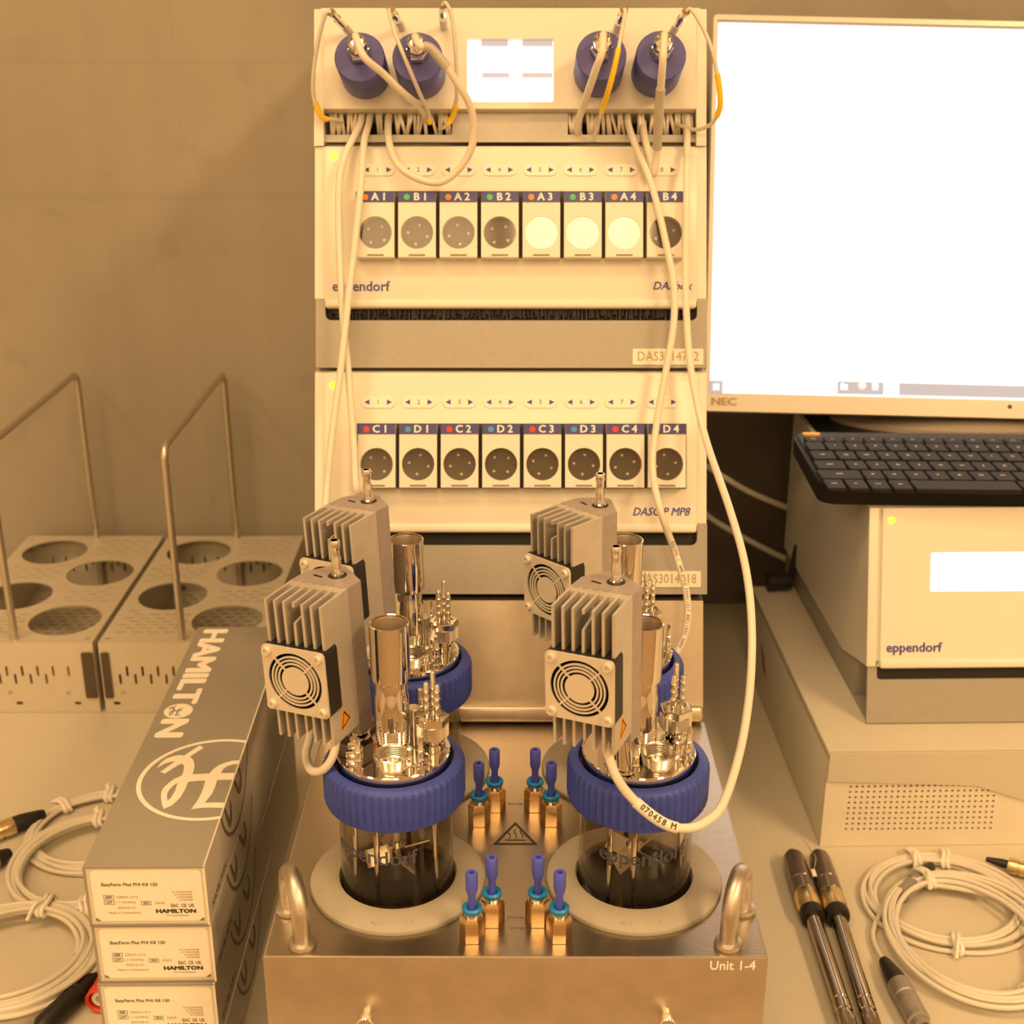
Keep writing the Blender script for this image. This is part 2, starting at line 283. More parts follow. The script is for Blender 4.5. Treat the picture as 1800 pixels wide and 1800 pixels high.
# ------------------------------------------------------------------ the instrument tower
TW = Frame((0, .728, HB), 20.9)
def front_body(fr, x0, x1, z0, z1, yb, yo=0, yb2=None):
    """casing with a leaning front (local) and a plumb back at world y = yb"""
    g = G(); vs = []
    back = fr.i.to_3x3() @ Vector((0, 1, 0))
    for z in (z0, z1):
        for x in (x0, x1):
            p = Vector((x, yo, z + yo * math.tan(fr.lean))); vs += [p, p + back * (yb - (fr.m @ p).y)]
    return g.add(vs, [(0, 2, 6, 4), (1, 5, 7, 3), (0, 4, 5, 1), (2, 3, 7, 6), (0, 1, 3, 2), (4, 6, 7, 5)])
def panel_rect(fr, px0, px1, py0, py1, w): a = fr.loc(px0, py1, w); c = fr.loc(px1, py0, w); return a.x, c.x, a.z, c.z
YB = 1.19
def pump_module(top, bot, base_bot, names, cols, padx0, headx0, heady, stripe, label, model, model_px, sticker, sticker_px, unit_px, led_px, bristles):
    z0 = TW.loc(900, base_bot).z; fr = TW.sub((0, 0, z0)); t = thing('pump_module', label, 'pump', fr.m)
    x0, x1, zc, z1 = panel_rect(fr, 553.5, 1242, top, bot - 5, 0)
    link('casing', front_body(fr, x0, x1, zc, z1, YB), M['white'], t)
    a0, a1, c0, c1 = panel_rect(fr, 570, 1226, top + 3, bot, .003)
    link('front_panel', G().box(a0, a1, -.003, .001, c0, c1, .0008), M['white'], t)
    a0, a1, c0, c1 = panel_rect(fr, 571, 1225, bot - 4, bot + 11, .004)
    link('bottom_lip', G().box(a0, a1, -.0045, .004, c0, c1, .0018, 3), M['white'], t)
    # grey base with a long rounded slot
    x0, x1, b0, b1 = panel_rect(fr, 555, 1243, bot - 5, base_bot, 0)
    link('base', front_body(fr, x0, x1, b0, b1, YB, .006), M['grey'], t)
    s0, s1, d0, d1 = panel_rect(fr, 572, 1225.5, bot + 7, bot + 33, 0)
    g = plate([rect(x0, x1, b0, b1), rrect(s0, s1, d0, d1 + .004, .004, corners='cd')], .006)
    link('base_front', g, M['grey'], t, T((0, .003, 0)) @ FRONT)
    link('slot_backing', G().box(s0 - .001, s1 + .001, .0045, .0058, d0 - .001, d1 + .004), M['black'], t)
    if bristles:
        g = G(); n = 230
        for i in range(n):
            x = s0 + .003 + (s1 - s0 - .006) * (i + random.random()) / n; w_ = random.uniform(.0002, .0005); k = random.uniform(.5, 1)
            g.box(x - w_, x + w_, .0005 + random.random() * .002, .004, d1 - (d1 - d0) * k, d1)
        o = link('brush_strip', g, M['bristle'], t); o['kind'] = 'stuff'
    # status lamp, printing
    p = fr.loc(*led_px, .003); link('status_lamp', G().cyl((p.x, -.003, p.z), (p.x, -.0036, p.z), .0026, .0022, 20), M['led'], t)
    p = fr.loc(*((bot - 28) and (634, bot - 26)), .003)
    if model != 'DASGIP MP8': writing(t, 'eppendorf', .009, M['blueink'], XZ(p.x, p.z, -.0031), .012, 0, 'CENTER', .0365)
    pa = fr.loc(model_px[0], model_px[2], .003); pb = fr.loc(model_px[1], model_px[2], .003)
    writing(t, model, .0072, M['blueink'], XZ((pa.x + pb.x) / 2, pa.z, -.0031), .012, .28, 'CENTER', pb.x - pa.x)
    p = fr.loc(*unit_px, .003); writing(t, 'Unit 1-4', .0058, M['ghost'], XZ(p.x, p.z, -.0031), .01, 0, 'CENTER', .0255)
    q = panel_rect(fr, *sticker_px, .0005); st = link('asset_sticker', G().box(q[0], q[1], -.0006, .0001, q[2], q[3]), M['sticker'], t)
    writing(st, sticker, .0085, M['gold'], XZ((q[0] + q[1]) / 2, (q[2] + q[3]) / 2, -.0007), 0, 0, 'CENTER', (q[1] - q[0]) * .86)
    # buttons
    gp = None
    for i in range(8):
        pc = fr.loc(padx0 + 71.3 * i, heady[0] - 39, .003)
        if gp is None: gp = plate([rrect(-.0104, .0104, -.0036, .0036, .0034)], .0008).make('button_pad'); ga = G().prism([(-.0018, 0), (.0015, .0017), (.0015, -.0017)], 0, .0001).make('arrow'); gb = G().prism([(.0018, 0), (-.0015, -.0017), (-.0015, .0017)], 0, .0001).make('arrow')
        pad = link('button_pad', gp, M['pad'], t, XZ(pc.x, pc.z, -.0033))
        link('arrow', ga, M['blueink'], pad, T((-.0070, 0, .00041))); link('arrow', gb, M['blueink'], pad, T((.0070, 0, .00041)))
        writing(pad, str(i + 1), .004, M['blueink'], T((0, 0, .00045)))
    # pump heads
    h0 = fr.loc(headx0, heady[1], .012); h1 = fr.loc(headx0 + 66, heady[0], .012); hw = h1.x - h0.x; hh = h1.z - h0.z
    q = panel_rect(fr, headx0 - 1, headx0 + 72.9 * 7 + 67, heady[0] - 1, heady[1] + 1, .003)
    link('head_carrier', G().box(q[0], q[1], -.0042, -.0028, q[2], q[3]), M['slotw'], t)
    dr = 28.6 / 66 * hw; cz_ = hh - (stripe - heady[0]) / (heady[1] - heady[0]) * hh
    face = plate([rect(-hw / 2, hw / 2, 0, hh), circ(0, cz_, dr, 40)], .0085).make('head_body')
    stripm = plate([rect(-hw / 2, hw / 2, hh * .845, hh)], .0004).make('label_strip')
    disc = plate([circ(0, cz_, dr * 1.02, 40)], .001).make('roller'); win = plate([circ(0, cz_, dr, 40)], .0004).make('window'); pin = G().cyl((0, 0, 0), (0, 0, .0005), .00085, seg=10).make('roller_pin'); dots = [G().cyl((0, 0, 0), (0, 0, .0002), .0019, seg=18).make('dot') for _ in 'ab']
    foot = plate([rect(-hw * .22, hw * .22, .0007, .0017)], .0003).make('vent_mark')
    for i in range(8):
        pc = fr.loc(headx0 + 33 + 72.9 * i, heady[1], .012)
        hd = link('pump_head', face, M['cream'], t, XZ(pc.x, pc.z, -.0082)); hd['label'] = 'pump head marked ' + names[i].replace(' ', '')
        link('label_strip', stripm, M['strip'], hd, T((0, 0, .0044)))
        link('dot', dots[i % 2], M[cols[i % 2]], hd, T((-hw * .27, hh * .92, .0047)))
        writing(hd, names[i], .0066, M['whiteink'], T((hw * .10, hh * .921, .00485)), .022)
        link('roller', disc, M['dial'], hd, T((0, 0, -.0025)))
        a0 = random.random() * 1.5
        for k in range(4):
            a = a0 + k * math.pi / 2; link('roller_pin', pin, M['whiteink'], hd, T((dr * .6 * math.cos(a), cz_ + dr * .6 * math.sin(a), -.0019)))
        link('window', win, M['dome'], hd, T((0, 0, .0036))); link('vent_mark', foot, M['greyink'], hd, T((0, 0, .0043)))
    return t
A = ['A 1', 'B 1', 'A 2', 'B 2', 'A 3', 'B 3', 'A 4', 'B 4']; Cn = ['C 1', 'D 1', 'C 2', 'D 2', 'C 3', 'D 3', 'C 4', 'D 4']
pump_module(258, 530, 646, A, ('orange', 'green'), 664, 627, (338, 452), 409, 'upper white pump unit of the tower with heads marked A1 to B4', 'DASbox', (1146, 1216, 503), 'DAS3014762', (1112, 1236.5, 613, 641), (1190, 270), (587, 275), True)
pump_module(656, 925, 1044, Cn, ('red', 'sky'), 665, 629, (746, 857), 816, 'lower white pump unit of the tower with heads marked C1 to D4', 'DASGIP MP8', (1111, 1212, 900), 'DAS3014718', (1113, 1232, 1004, 1032), (1186, 664), (586, 677), False)

# bottom stainless unit behind the vessels
z0 = TW.loc(900, 1268).z; fr = TW.sub((0, 0, z0)); t = thing('base_unit', 'plain stainless steel base unit at the foot of the instrument tower', 'equipment', Matrix.Translation((0, .80, 0)))
im = t.matrix_world.inverted() @ fr.m
x0, x1, c0, c1 = panel_rect(fr, 562, 1236, 1056, 1243, 0)
link('front_sheet', front_body(fr, x0, x1, c0, c1, YB), M['steelf'], t, im)
a0, a1, d0, d1 = panel_rect(fr, 562, 1236, 1240, 1269, .006)
link('bottom_rail', G().box(a0, a1, -.008, .006, d0, d1, .003, 3), M['steelf'], t, im)
x0, x1, c0, c1 = panel_rect(fr, 575, 1232, 1040, 1060, 0)
link('spacer', front_body(fr, x0, x1, c0 - .001, c1 - .002, YB, .010), M['black'], t, im)
link('plinth', G().box(-.118, .118, -.058, .38, 0, HB - .002), M['greyin'], t)
# spacer bar between the two pump units (belongs to the lower one, drawn as part of the base of the stack)
pm = [o for o in COL.objects if o.name.startswith('pump_module')]
lo = pm[1]; f2 = Frame.__new__(Frame); f2.m = lo.matrix_world.copy(); f2.i = f2.m.inverted(); f2.lean = TW.lean
x0, x1, c0, c1 = panel_rect(f2, 575, 1234, 646, 656, 0)
link('stacking_rail', front_body(f2, x0, x1, c0 + .0004, c1 - .0004, YB, .012), M['black'], lo)

# ------------------------------------------------------------------ top control unit with screen, sockets and lead bundles
z0 = TW.loc(900, 256).z; CF = TW.sub((0, 0, z0)); CU = thing('control_module', 'topmost white tower unit with small lit screen and bundled white leads', 'controller', CF.m)
x0, x1, c0, c1 = panel_rect(CF, 552, 1242, 14, 256, 0)
link('casing', front_body(CF, x0, x1, c0, c1, YB, .03), M['white'], CU)
for a, b_ in ((552, 569), (1224, 1242)):
    q = panel_rect(CF, a, b_, 14, 256, .002); link('side_post', front_body(CF, q[0], q[1], q[2] + .0006, q[3], YB, -.002), M['white'], CU)
q = panel_rect(CF, 569, 1224, 15, 191, .005); s = panel_rect(CF, 821, 973, 67, 179, .005)
link('front_panel', plate([rect(*q), rrect(*s, .0012)], .011), M['white'], CU, T((0, .0005, 0)) @ FRONT)
link('panel_back', G().box(q[0], q[1], .006, .031, q[2], q[3]), M['cream'], CU)
scr = link('display', G().box(s[0] - .0005, s[1] + .0005, -.0005, .006, s[2] - .0005, s[3] + .0005), M['screen'], CU)
for r_ in ((846, 893, 70, 81), (918, 971, 70, 81), (848, 895, 128, 136), (918, 971, 128, 136), (822, 971, 67, 70)):
    q = panel_rect(CF, *r_, .001); link('screen_bar', G().box(q[0], q[1], -.0008, -.0004, q[2], q[3]), M['lilac'], scr)
q = panel_rect(CF, 569, 1224, 188, 254, -.003); L_ = panel_rect(CF, 572, 795, 194, 238, -.003); R_ = panel_rect(CF, 998, 1222, 194, 238, -.003)
q = (q[0], q[1], q[2] + .0012, q[3])
link('grey_strip', plate([rect(*q), rect(*L_), rect(*R_)], .0015), M['greyin'], CU, T((0, .0023, 0)) @ FRONT)
link('slot_backing', G().box(q[0], q[1], .026, .029, q[2] + .0125, q[3]), M['black'], CU)
def lead_row(pa, pb, n, skip):
    for i in range(n):
        if i in skip: continue
        px = pa + (pb - pa) * (i + .5) / n; j = random.uniform(-5, 5); k = random.uniform(-7, 7)
        pts = [CF.loc(px + j * .3, 188, -.016), CF.loc(px + j, 203, -.006 + random.random() * .002), CF.loc(px + (j + k) * .5, 222, -.0045 + random.random() * .002), CF.loc(px + k, 241, -.0095), CF.loc(px + k, 244, -.02)]
        link('lead', G().tube(pts, random.uniform(.0010, .0012), 8, sub=4), M['cable' if random.random() < .7 else 'cable2'], CU)
lead_row(574, 793, 32, (10, 26)); lead_row(1000, 1221, 32, (15, 16, 30))
# sockets on the panel that hold the thin probe leads
def C_(px, py, w): return CF.loc(px, py, w)
def probe_lead(label, sock, tip, path, sleeve, r=.00125, group=None):
    """chrome plug standing off the panel, thin lead, yellow sleeve; path = [(px,py,w)...] in the tower frame"""
    s0 = C_(*sock); t_ = C_(*tip); th = thing('probe_lead', label, 'cable', CF.m @ T(s0)); ii = T(-s0)
    d = (t_ - s0); mid = s0 + d * .42
    link('plug_boot', G().spin(s0, mid, [(.0024, 0), (.0026, d.length * .2), (.0022, d.length * .42)], 14), M['cable2'], th, ii)
    link('plug', G().spin(mid, t_, [(.0026, 0), (.0026, d.length * .3), (.0021, d.length * .32), (.0021, d.length * .5), (.0026, d.length * .52), (.0026, d.length * .58)], 16), M['chrome'], th, ii)
    pts = [t_] + [C_(*p) for p in path]; P = spline(pts, 10)
    link('lead', G().tube(pts, r, 10, sub=10), M['cable2'], th, ii)
    if sleeve:
        n = len(P) - 1; a, b_ = int(sleeve[0] * n), int(sleeve[1] * n)
        link('sleeve', G().tube(P[a:b_ + 1], r * 1.42, 12, raw=True), M['yellow'], th, ii)
    return th
probe_lead('thin white lead with yellow sleeve hanging over the left edge of top unit', (618, 60, .006), (582, 22, .036), [(573, 24, .036), (562, 60, .030), (553, 110, .022), (550, 150, .016), (553, 178, .012), (567, 206, .008), (585, 210, .004), (602, 213, -.002)], (.64, .82))
probe_lead('thin white lead crossing between the two left blue motors', (706, 48, .006), (687, 16, .040), [(684, 22, .040), (695, 60, .048), (715, 110, .050), (738, 165, .036), (752, 196, .014), (755, 216, .004)], (.93, 1))
probe_lead('thin white lead with yellow sleeve right of the two left blue motors', (780, 47, .006), (778, 10, .040), [(784, 6, .042), (794, 30, .040), (801, 90, .034), (803, 150, .024), (802, 178, .016), (795, 206, .006), (783, 222, .003), (772, 227, -.002)], (.66, .84))
probe_lead('thin white lead with yellow sleeve in front of third blue motor', (1083, 55, .006), (1097, 17, .040), [(1099, 22, .042), (1092, 60, .048), (1083, 105, .050), (1072, 150, .044), (1061, 186, .030), (1050, 220, .012), (1042, 247, .002)], (.38, .76))
probe_lead('thin white lead with yellow sleeve looping past the right edge of top unit', (1180, 60, .006), (1206, 20, .040), [(1216, 18, .042), (1236, 50, .042), (1252, 90, .040), (1261, 130, .036), (1266, 170, .030), (1264, 195, .024), (1250, 218, .016), (1225, 228, .008), (1200, 222, .003), (1190, 219, -.002)], (.40, .64))
# blue stirrer motors parked on the panel
def motor(label, cx, cy, path, grey=None, tilt=0):
    c = C_(cx, cy, .038); b0 = Vector((c.x, -.0053, c.z)); th = thing('stirrer_motor', label, 'motor', CF.m @ T(b0)); r = .01525
    link('housing', G().lathe([(r * .985, 0), (r, .0008), (r, .0322), (r - .0006, .033), (.006, .033)], 64, Matrix.Rotation(R(90), 4, 'X')), M['plug'], th)
    f = Vector((0, -.033, .0018)); up = Vector((math.sin(R(tilt)) * .25, -1, .22)).normalized()
    link('hex_nut', G().spin(f, f + up * .01, [(.0068, 0), (.0071, .001), (.0071, .0052), (.0064, .006)], 6), M['chrome'], th)
    link('cable_gland', G().spin(f + up * .006, f + up * .02, [(.0056, 0), (.0060, .001), (.0060, .0045), (.0054, .0075), (.0038, .0088), (.0036, .007)], 28), M['chrome'], th)
    a = b0 + f + up * .013; e = b0 + f + up * .0185; pts = [a, e] + [C_(*p) for p in path]; P = spline(pts, 10)
    link('cable', G().tube(pts, .0023, 12, sub=10), M['cable'], th, T(-b0))
    if grey:
        n = len(P) - 1
        for g_ in grey: link('heat_shrink', G().tube(P[int(g_[0] * n):int(g_[1] * n) + 1], .0029, 12, raw=True), M['cablegrey'], th, T(-b0))
motor('leftmost blue stirrer motor parked on the top tower unit', 632, 101, [(640, 100, .060), (672, 128, .050), (705, 160, .038), (738, 188, .020), (748, 205, .004), (750, 214, -.006)])
motor('second blue stirrer motor from the left with long looping cable', 734, 101, [(738, 80, .063), (758, 86, .062), (785, 118, .058), (806, 150, .052), (826, 185, .044), (833, 225, .036), (828, 262, .030), (808, 296, .024), (775, 320, .020), (735, 314, .016), (700, 290, .012), (685, 255, .008), (682, 220, .003), (684, 203, -.006)], [(.16, .27)])
motor('third blue stirrer motor beside the right of the lit screen', 1057, 98, [(1058, 92, .060), (1048, 120, .054), (1036, 155, .040), (1026, 185, .022), (1016, 215, .008), (1015, 234, -.002), (1016, 242, -.012)])
motor('rightmost blue stirrer motor with cable hanging straight down', 1162, 98, [(1166, 92, .060), (1164, 120, .056), (1161, 160, .044), (1158, 200, .034), (1156, 240, .024), (1154, 275, .016), (1149, 306, .010), (1140, 270, .006), (1132, 235, .002), (1130, 214, -.008)], [(.36, .60)])

# ------------------------------------------------------------------ heating block
HBK = thing('heating_block', 'brushed steel heating block with two bow handles holding four glass vessels', 'heater', (0, .6155, 0))
hi = T((0, -.6155, 0))
BX0, BX1, BY0, BY1 = -.1200, .1206, .5054, .7262
CEN = [(-.0604, .5654), (.0615, .5656), (-.0604, .6715), (.0613, .6715)]
link('top_plate', plate([rect(BX0 + .0012, BX1 - .0012, BY0 + .0012, BY1)] + [circ(x, y, .0302, 48) for x, y in CEN], .002), M['steel'], HBK, hi @ T((0, 0, HB - .001)))
g = G().box(BX0, BX1, BY0, BY0 + .002, 0, HB, .0008).box(BX0, BX0 + .002, BY0 + .001, BY1, 0, HB, .0008).box(BX1 - .002, BX1, BY0 + .001, BY1, 0, HB, .0008).box(BX0, BX1, BY1 - .002, BY1, 0, HB - .001)
link('housing', g, M['steelf'], HBK, hi)
for x, y in CEN:
    link('well', G().lathe([(.0303, HB - .0015), (.0303, HB - .052), (.0001, HB - .052), (.0001, HB - .053), (.0312, HB - .053), (.0312, HB - .0015)], 40, T((x, y, 0)), close=True), M['wellm'], HBK, hi)
    link('collar', G().lathe([(.0297, 0), (.0452, 0), (.0454, .0008), (.0448, .0022), (.0405, .0040), (.0335, .0050), (.0303, .0046), (.0297, .0036)], 72, T((x, y, HB)), close=True), M['ring'], HBK, hi)
    cm = writing(HBK, 'eppendorf', .0045, M['ghost'], hi @ T((x, y - .0392, HB + .0041)) @ Matrix.Rotation(R(9), 4, 'X'), 0, 0, 'CENTER', .021, label='faint maker name moulded in the collar'); cm.data.materials.clear(); cm.data.materials.append(M['ring'])
def handle(xa, ya, xb, yb, h):
    a = Vector((xa, ya, HB)); b_ = Vector((xb, yb, HB)); u = Vector((0, 0, h)); pts = [a, a + u * .5]
    for k in range(1, 8):
        q = math.pi * k / 8; pts.append(a.lerp(b_, .5 - .5 * math.cos(q)) + u * (.5 + .5 * math.sin(q)))
    pts += [b_ + u * .5, b_]; o = link('handle', G().tube(pts, .0044, 16, sub=5), M['rod'], HBK, hi)
    for p in (a, b_): link('ferrule', G().lathe([(.0044, 0), (.0062, 0), (.0068, .0010), (.0064, .0026), (.0048, .0032)], 28, T(p)), M['rod'], o)
handle(-.1023, .5138, -.1128, .5400, .0300); handle(.1026, .5142, .1135, .5405, .0300)
nut = G().lathe([(.0058, 0), (.0062, .0003), (.0062, .0110), (.0050, .0134), (.0046, .0134)], 6).make('nut')
neck = G().lathe([(.0042, .0132), (.0042, .0156)], 24).make('neck'); rel = G().lathe([(.0022, .0152), (.0042, .0152), (.0049, .0164), (.0049, .0178), (.0042, .0186), (.0024, .0178)], 32, close=True).make('release_ring')
plg = G().lathe([(.0019, .016), (.0019, .0245), (.0027, .027), (.0030, .029), (.0030, .0372), (.0026, .0378), (.0014, .0378), (.0013, .0350), (.0, .0350)], 24).make('plug')
for x, y in ((-.0206, .5197), (-.0112, .5316), (.0113, .5318), (.0214, .5199), (-.0197, .6165), (-.0114, .6305), (.0113, .6305), (.0199, .6168)):
    f_ = link('hose_fitting', nut, M['brass'], HBK, hi @ T((x, y, HB)))
    link('neck', neck, M['chrome'], f_); link('release_ring', rel, M['teal'], f_); link('plug', plg, M['stem'], f_)
for x, z in ((-.0716, .0955), (.0731, .0955)):
    s_ = link('thumb_screw', G().spin((x, BY0, z), (x, BY0 - .012, z), [(.0026, 0), (.0026, .0045), (.0036, .0045), (.0040, .0052), (.0040, .0088), (.0034, .0094)], 20), M['chrome'], HBK, hi)
    link('slot', G().box(x - .0028, x + .0028, BY0 - .0097, BY0 - .0090, z - .0004, z + .0004, m=None), M['black'], s_)
writing(HBK, 'Unit 1-4', .0075, M['ghost'], hi @ XZ(.1037, .1233, BY0 - .0001), .012, 0, 'CENTER', .0218)
# hot surface triangle, lettering between the fittings
ta, tb, tc = PZ(866, 1485, HB), PZ(945, 1485, HB), PZ(906, 1445, HB)
def inset(p, k): c = (ta + tb + tc) / 3; return c + (p - c) * k
def frame2(o, i_): return plate([[(p.x, p.y) for p in o], [(p.x, p.y) for p in i_]], .0001)
link('hot_surface_sign', frame2([ta, tb, tc], [inset(p, .80) for p in (ta, tb, tc)]), M['darkink'], HBK, hi @ T((0, 0, HB + .0001)))
g = G(); c = (ta + tb + tc) / 3
for dx in (-.0034, 0, .0034): g.tube([c + Vector((dx + .0007 * math.sin(k * 1.1), -.0010 + .0014 * k, .0001)) for k in range(7)], .00035, 6, sub=4, flat=.3)
g.tube([c + Vector((-.0055, -.0028, .0001)), c + Vector((.0055, -.0028, .0001))], .0003, 6)
link('heat_waves', g, M['darkink'], HBK, hi)
for tx, px, py, w_ in (('Chromday', 907, 1613, .0085), ('energy', 910, 1631, .0072), ('Chromday', 906, 1413, .0085)):
    p = PZ(px, py, HB); writing(HBK, tx, .0026, M['greyink'], hi @ T((p.x, p.y, HB + .0001)), 0, 0, 'CENTER', w_)

# ------------------------------------------------------------------ four glass bioreactors (built once, copied with their parts)
def glass_vessel():
    g = G(); o = .0287; i_ = .0268
    return g.lathe([(0, -.048), (.02, -.0475), (.0265, -.044), (o, -.037), (o, .0336), (i_, .0336), (i_, -.036), (.025, -.042), (.019, -.0445), (0, -.045)], 64)
def bend_text(body, size, r, z, ang0, width):
    me = text_mesh(body, size, .01, 0, 'CENTER', width).copy(); me.materials.clear(); b_ = bmesh.new(); b_.from_mesh(me)
    bmesh.ops.subdivide_edges(b_, edges=[e for e in b_.edges if e.calc_length() > .003], cuts=2); b_.to_mesh(me); b_.free()
    for v in me.vertices:
        a = ang0 + v.co.x / r; rr = r + .0001 + (v.co.z > 0) * .0001; v.co = Vector((rr * math.cos(a), rr * math.sin(a), z + v.co.y))
    return me
VP = {}
def vparts():
    P = []
    def add(name, g, m, sub=()): P.append((name, g if isinstance(g, bpy.types.Mesh) else g.make(name), m, [(n2, g2.make(n2) if isinstance(g2, G) else g2, m2) for n2, g2, m2 in sub]))
    add('glass_jar', glass_vessel(), M['glass'], [('lettering', bend_text('eppendorf', .0115, .0287, -.0040, R(-112), .0475), M['glassink'])])
    ribs = 54
    g = G().lathe([(.0292, .0152), (.0345, .0152), (.0348, .0165, 1), (.0350, .0185, 1), (.0350, .0335, 1), (.0344, .0354), (.0322, .0372), (.0300, .0374), (.0294, .0366), (.0292, .034)], ribs * 4, None, lambda i: (.0005, .0002, -.0007, -.0002)[i % 4], close=True)
    add('screw_cap', g, M['capblue'])
    hp = G().lathe([(0, .0340), (.0278, .0340), (.0283, .0346), (.0283, .0408), (.0278, .0414), (0, .0414)], 72)
    add('head_plate', hp, M['chrome'])
    Z = .0414
    g = G().lathe([(.0058, Z), (.0078, Z + .001), (.0080, Z + .006), (.0080, Z + .0125), (.0085, Z + .0130), (.0085, Z + .030), (.0080, Z + .0318), (.0079, Z + .0380), (.0095, Z + .0395), (.0097, Z + .042), (.0097, .1102), (.0093, .1106), (.0088, .1102), (.0088, Z + .044), (0, Z + .043)], 48)
    for k in range(6): g.lathe([(.0080, Z + .0050 + k * .0013), (.0085, Z + .0056 + k * .0013), (.0080, Z + .0062 + k * .0013)], 40, None, None)
    add('drive_tube', g, M['chrome'], [('cup_lining', G().lathe([(.0086, .1090), (.0086, Z + .0450), (.0002, Z + .0450), (.0002, Z + .0445), (.00885, Z + .0445), (.00885, .1096)], 40, close=True), M['steelf']), ('slot', G().box(-.0014, .0014, -.0094, -.0080, Z + .0135, Z + .022, .0006), M['probehead'])])
    # threaded port at the front
    g = G(); pr = [(.0085, Z + .0076), (.0090, Z + .0072)]
    for k in range(6): z = Z + .0064 - k * .0011; pr += [(.0086 - k * .0002, z + .0004), (.0079 - k * .0002, z - .0001)]
    pr += [(.0072, Z), (.0060, Z), (.0060, Z + .001)]
    for k in range(6): z = Z + .0016 + k * .0010; pr += [(.0066 + k * .00015, z), (.0074 + k * .00015, z + .0005)]
    g.lathe(pr, 40, T((.001, -.0168, 0)), close=True); add('threaded_port', g, M['knurl'])
    # gland with three tubes
    gx, gy = .0198, -.0015; tm = T((gx, gy, 0))
    g = G().lathe([(.0062, Z), (.0072, Z), (.0072, Z + .0012), (.0062, Z + .0018), (.0062, Z + .0050), (.0050, Z + .0056), (.0050, Z + .0066), (.0066, Z + .0072), (.0066, Z + .0085)], 40, tm)
    g2 = G().lathe([(.0066, Z + .0080), (.0078, Z + .0088), (.0078, Z + .0156), (.0072, Z + .016)], 80, tm, lambda i: 0)
    kn = G()
    for i in range(56):
        a = 2 * math.pi * i / 56
        kn.tube([(gx + .0078 * math.cos(a + k * .06), gy + .0078 * math.sin(a + k * .06), Z + .0136 + k * .0015) for k in range(6)], .0003, 4, raw=True) if False else kn.tube([Vector((gx + .0078 * math.cos(a + k * .09), gy + .0078 * math.sin(a + k * .09), Z + .0090 + k * .0013)) for k in range(6)], .0002, 4, raw=True)
    hx = G().lathe([(.0078, Z + .0152), (.0085, Z + .0157), (.0085, Z + .0190), (.0079, Z + .0196), (.0058, Z + .0196), (.0056, Z + .0188), (0, Z + .0188)], 6, tm @ Matrix.Rotation(R(8), 4, 'Z'))
    tb_ = G()
    for (dx, dy, h) in ((-.0027, -.0010, .0790), (.0004, .0022, .0835), (.0027, -.0012, .0778)):
        pr = [(.0013, Z + .018)]
        for k in range(3): z = Z + .0245 + k * .0042; pr += [(.0013, z), (.0017, z + .0006), (.0013, z + .0012)]
        pr += [(.0013, h), (.0010, h + .0004), (.0006, h)]; tb_.lathe(pr, 12, T((gx + dx, gy + dy, 0)))
    add('tube_gland', g, M['chrome'], [('knurled_ring', G().mesh(g2.make('k')).mesh(kn.make('k2')), M['knurl']), ('hex_head', hx, M['chrome']), ('gas_tubes', tb_, M['chrome'])])
    for x, y, h in ((-.0148, -.0222, .0600), (.0153, -.0212, .0606), (.0095, -.0195, .0530), (.0125, .0225, .062), (-.004, .0240, .058)):
        pr = [(.0026, Z), (.0026, Z + .002), (.0016, Z + .0026), (.0016, Z + .006), (.0020, Z + .0068), (.0016, Z + .0076), (.0016, Z + .011), (.0020, Z + .0118), (.0014, Z + .0126), (.0014, h), (.0008, h)]
        add('hose_stub', G().lathe(pr, 16, T((x, y, 0))), M['chrome'])
    add('knurled_screw', G().lathe([(.0022, Z), (.0022, Z + .006), (.0036, Z + .0066), (.0036, Z + .0150), (.0030, Z + .0156)], 24, T((.0092, .0135, 0)), lambda i: 0), M['knurl'])
    g = G().box(-.0225, -.0145, -.0105, -.0040, Z, Z + .0042, .0006).box(-.0215, -.0155, -.0100, -.0045, Z + .0048, Z + .0085, .0006).cyl((-.0185, -.0072, Z), (-.0185, -.0072, Z + .010), .002, seg=12)
    add('clamp', g, M['chrome'])
    # inside: shaft, impeller, dip tubes
    add('stirrer_shaft', G().cyl((0, 0, -.037), (0, 0, .034), .0021, seg=16).cyl((0, 0, -.024), (0, 0, -.015), .0045, seg=20), M['chrome'])
    g = G()
    for k in range(4):
        m = Matrix.Rotation(R(90 * k + 25), 4, 'Z') @ T((.0100, 0, -.0195)) @ Matrix.Rotation(R(40), 4, 'X'); g.box(-.0068, .0068, -.0004, .0004, -.0045, .0045, m=m)
    add('impeller', g, M['rod'])
    for a, rr, lo_, bend in ((205, .019, -.038, .003), (238, .0165, -.041, 0), (-28, .021, -.036, .002), (75, .018, -.038, 0)):
        c_ = Vector((rr * math.cos(R(a)), rr * math.sin(R(a)), 0)); u = c_.normalized() * bend
        add('dip_tube', G().tube([c_ + Vector((0, 0, .034)), c_ + Vector((0, 0, .014)), c_ + u + Vector((0, 0, .006)), c_ + u + Vector((0, 0, -.004)), c_ + u + Vector((0, 0, lo_))], .0015, 10), M['chrome'])
    return P
PARTS = vparts()
def drop(P, cx, cy): pass
LB = ['front left glass bioreactor with blue screw cap behind the grey boxes', 'front right glass bioreactor with blue screw cap nearest the bow handle', 'rear left glass bioreactor with blue screw cap before the steel base unit', 'rear right glass bioreactor with blue screw cap mostly hidden by its neighbour']
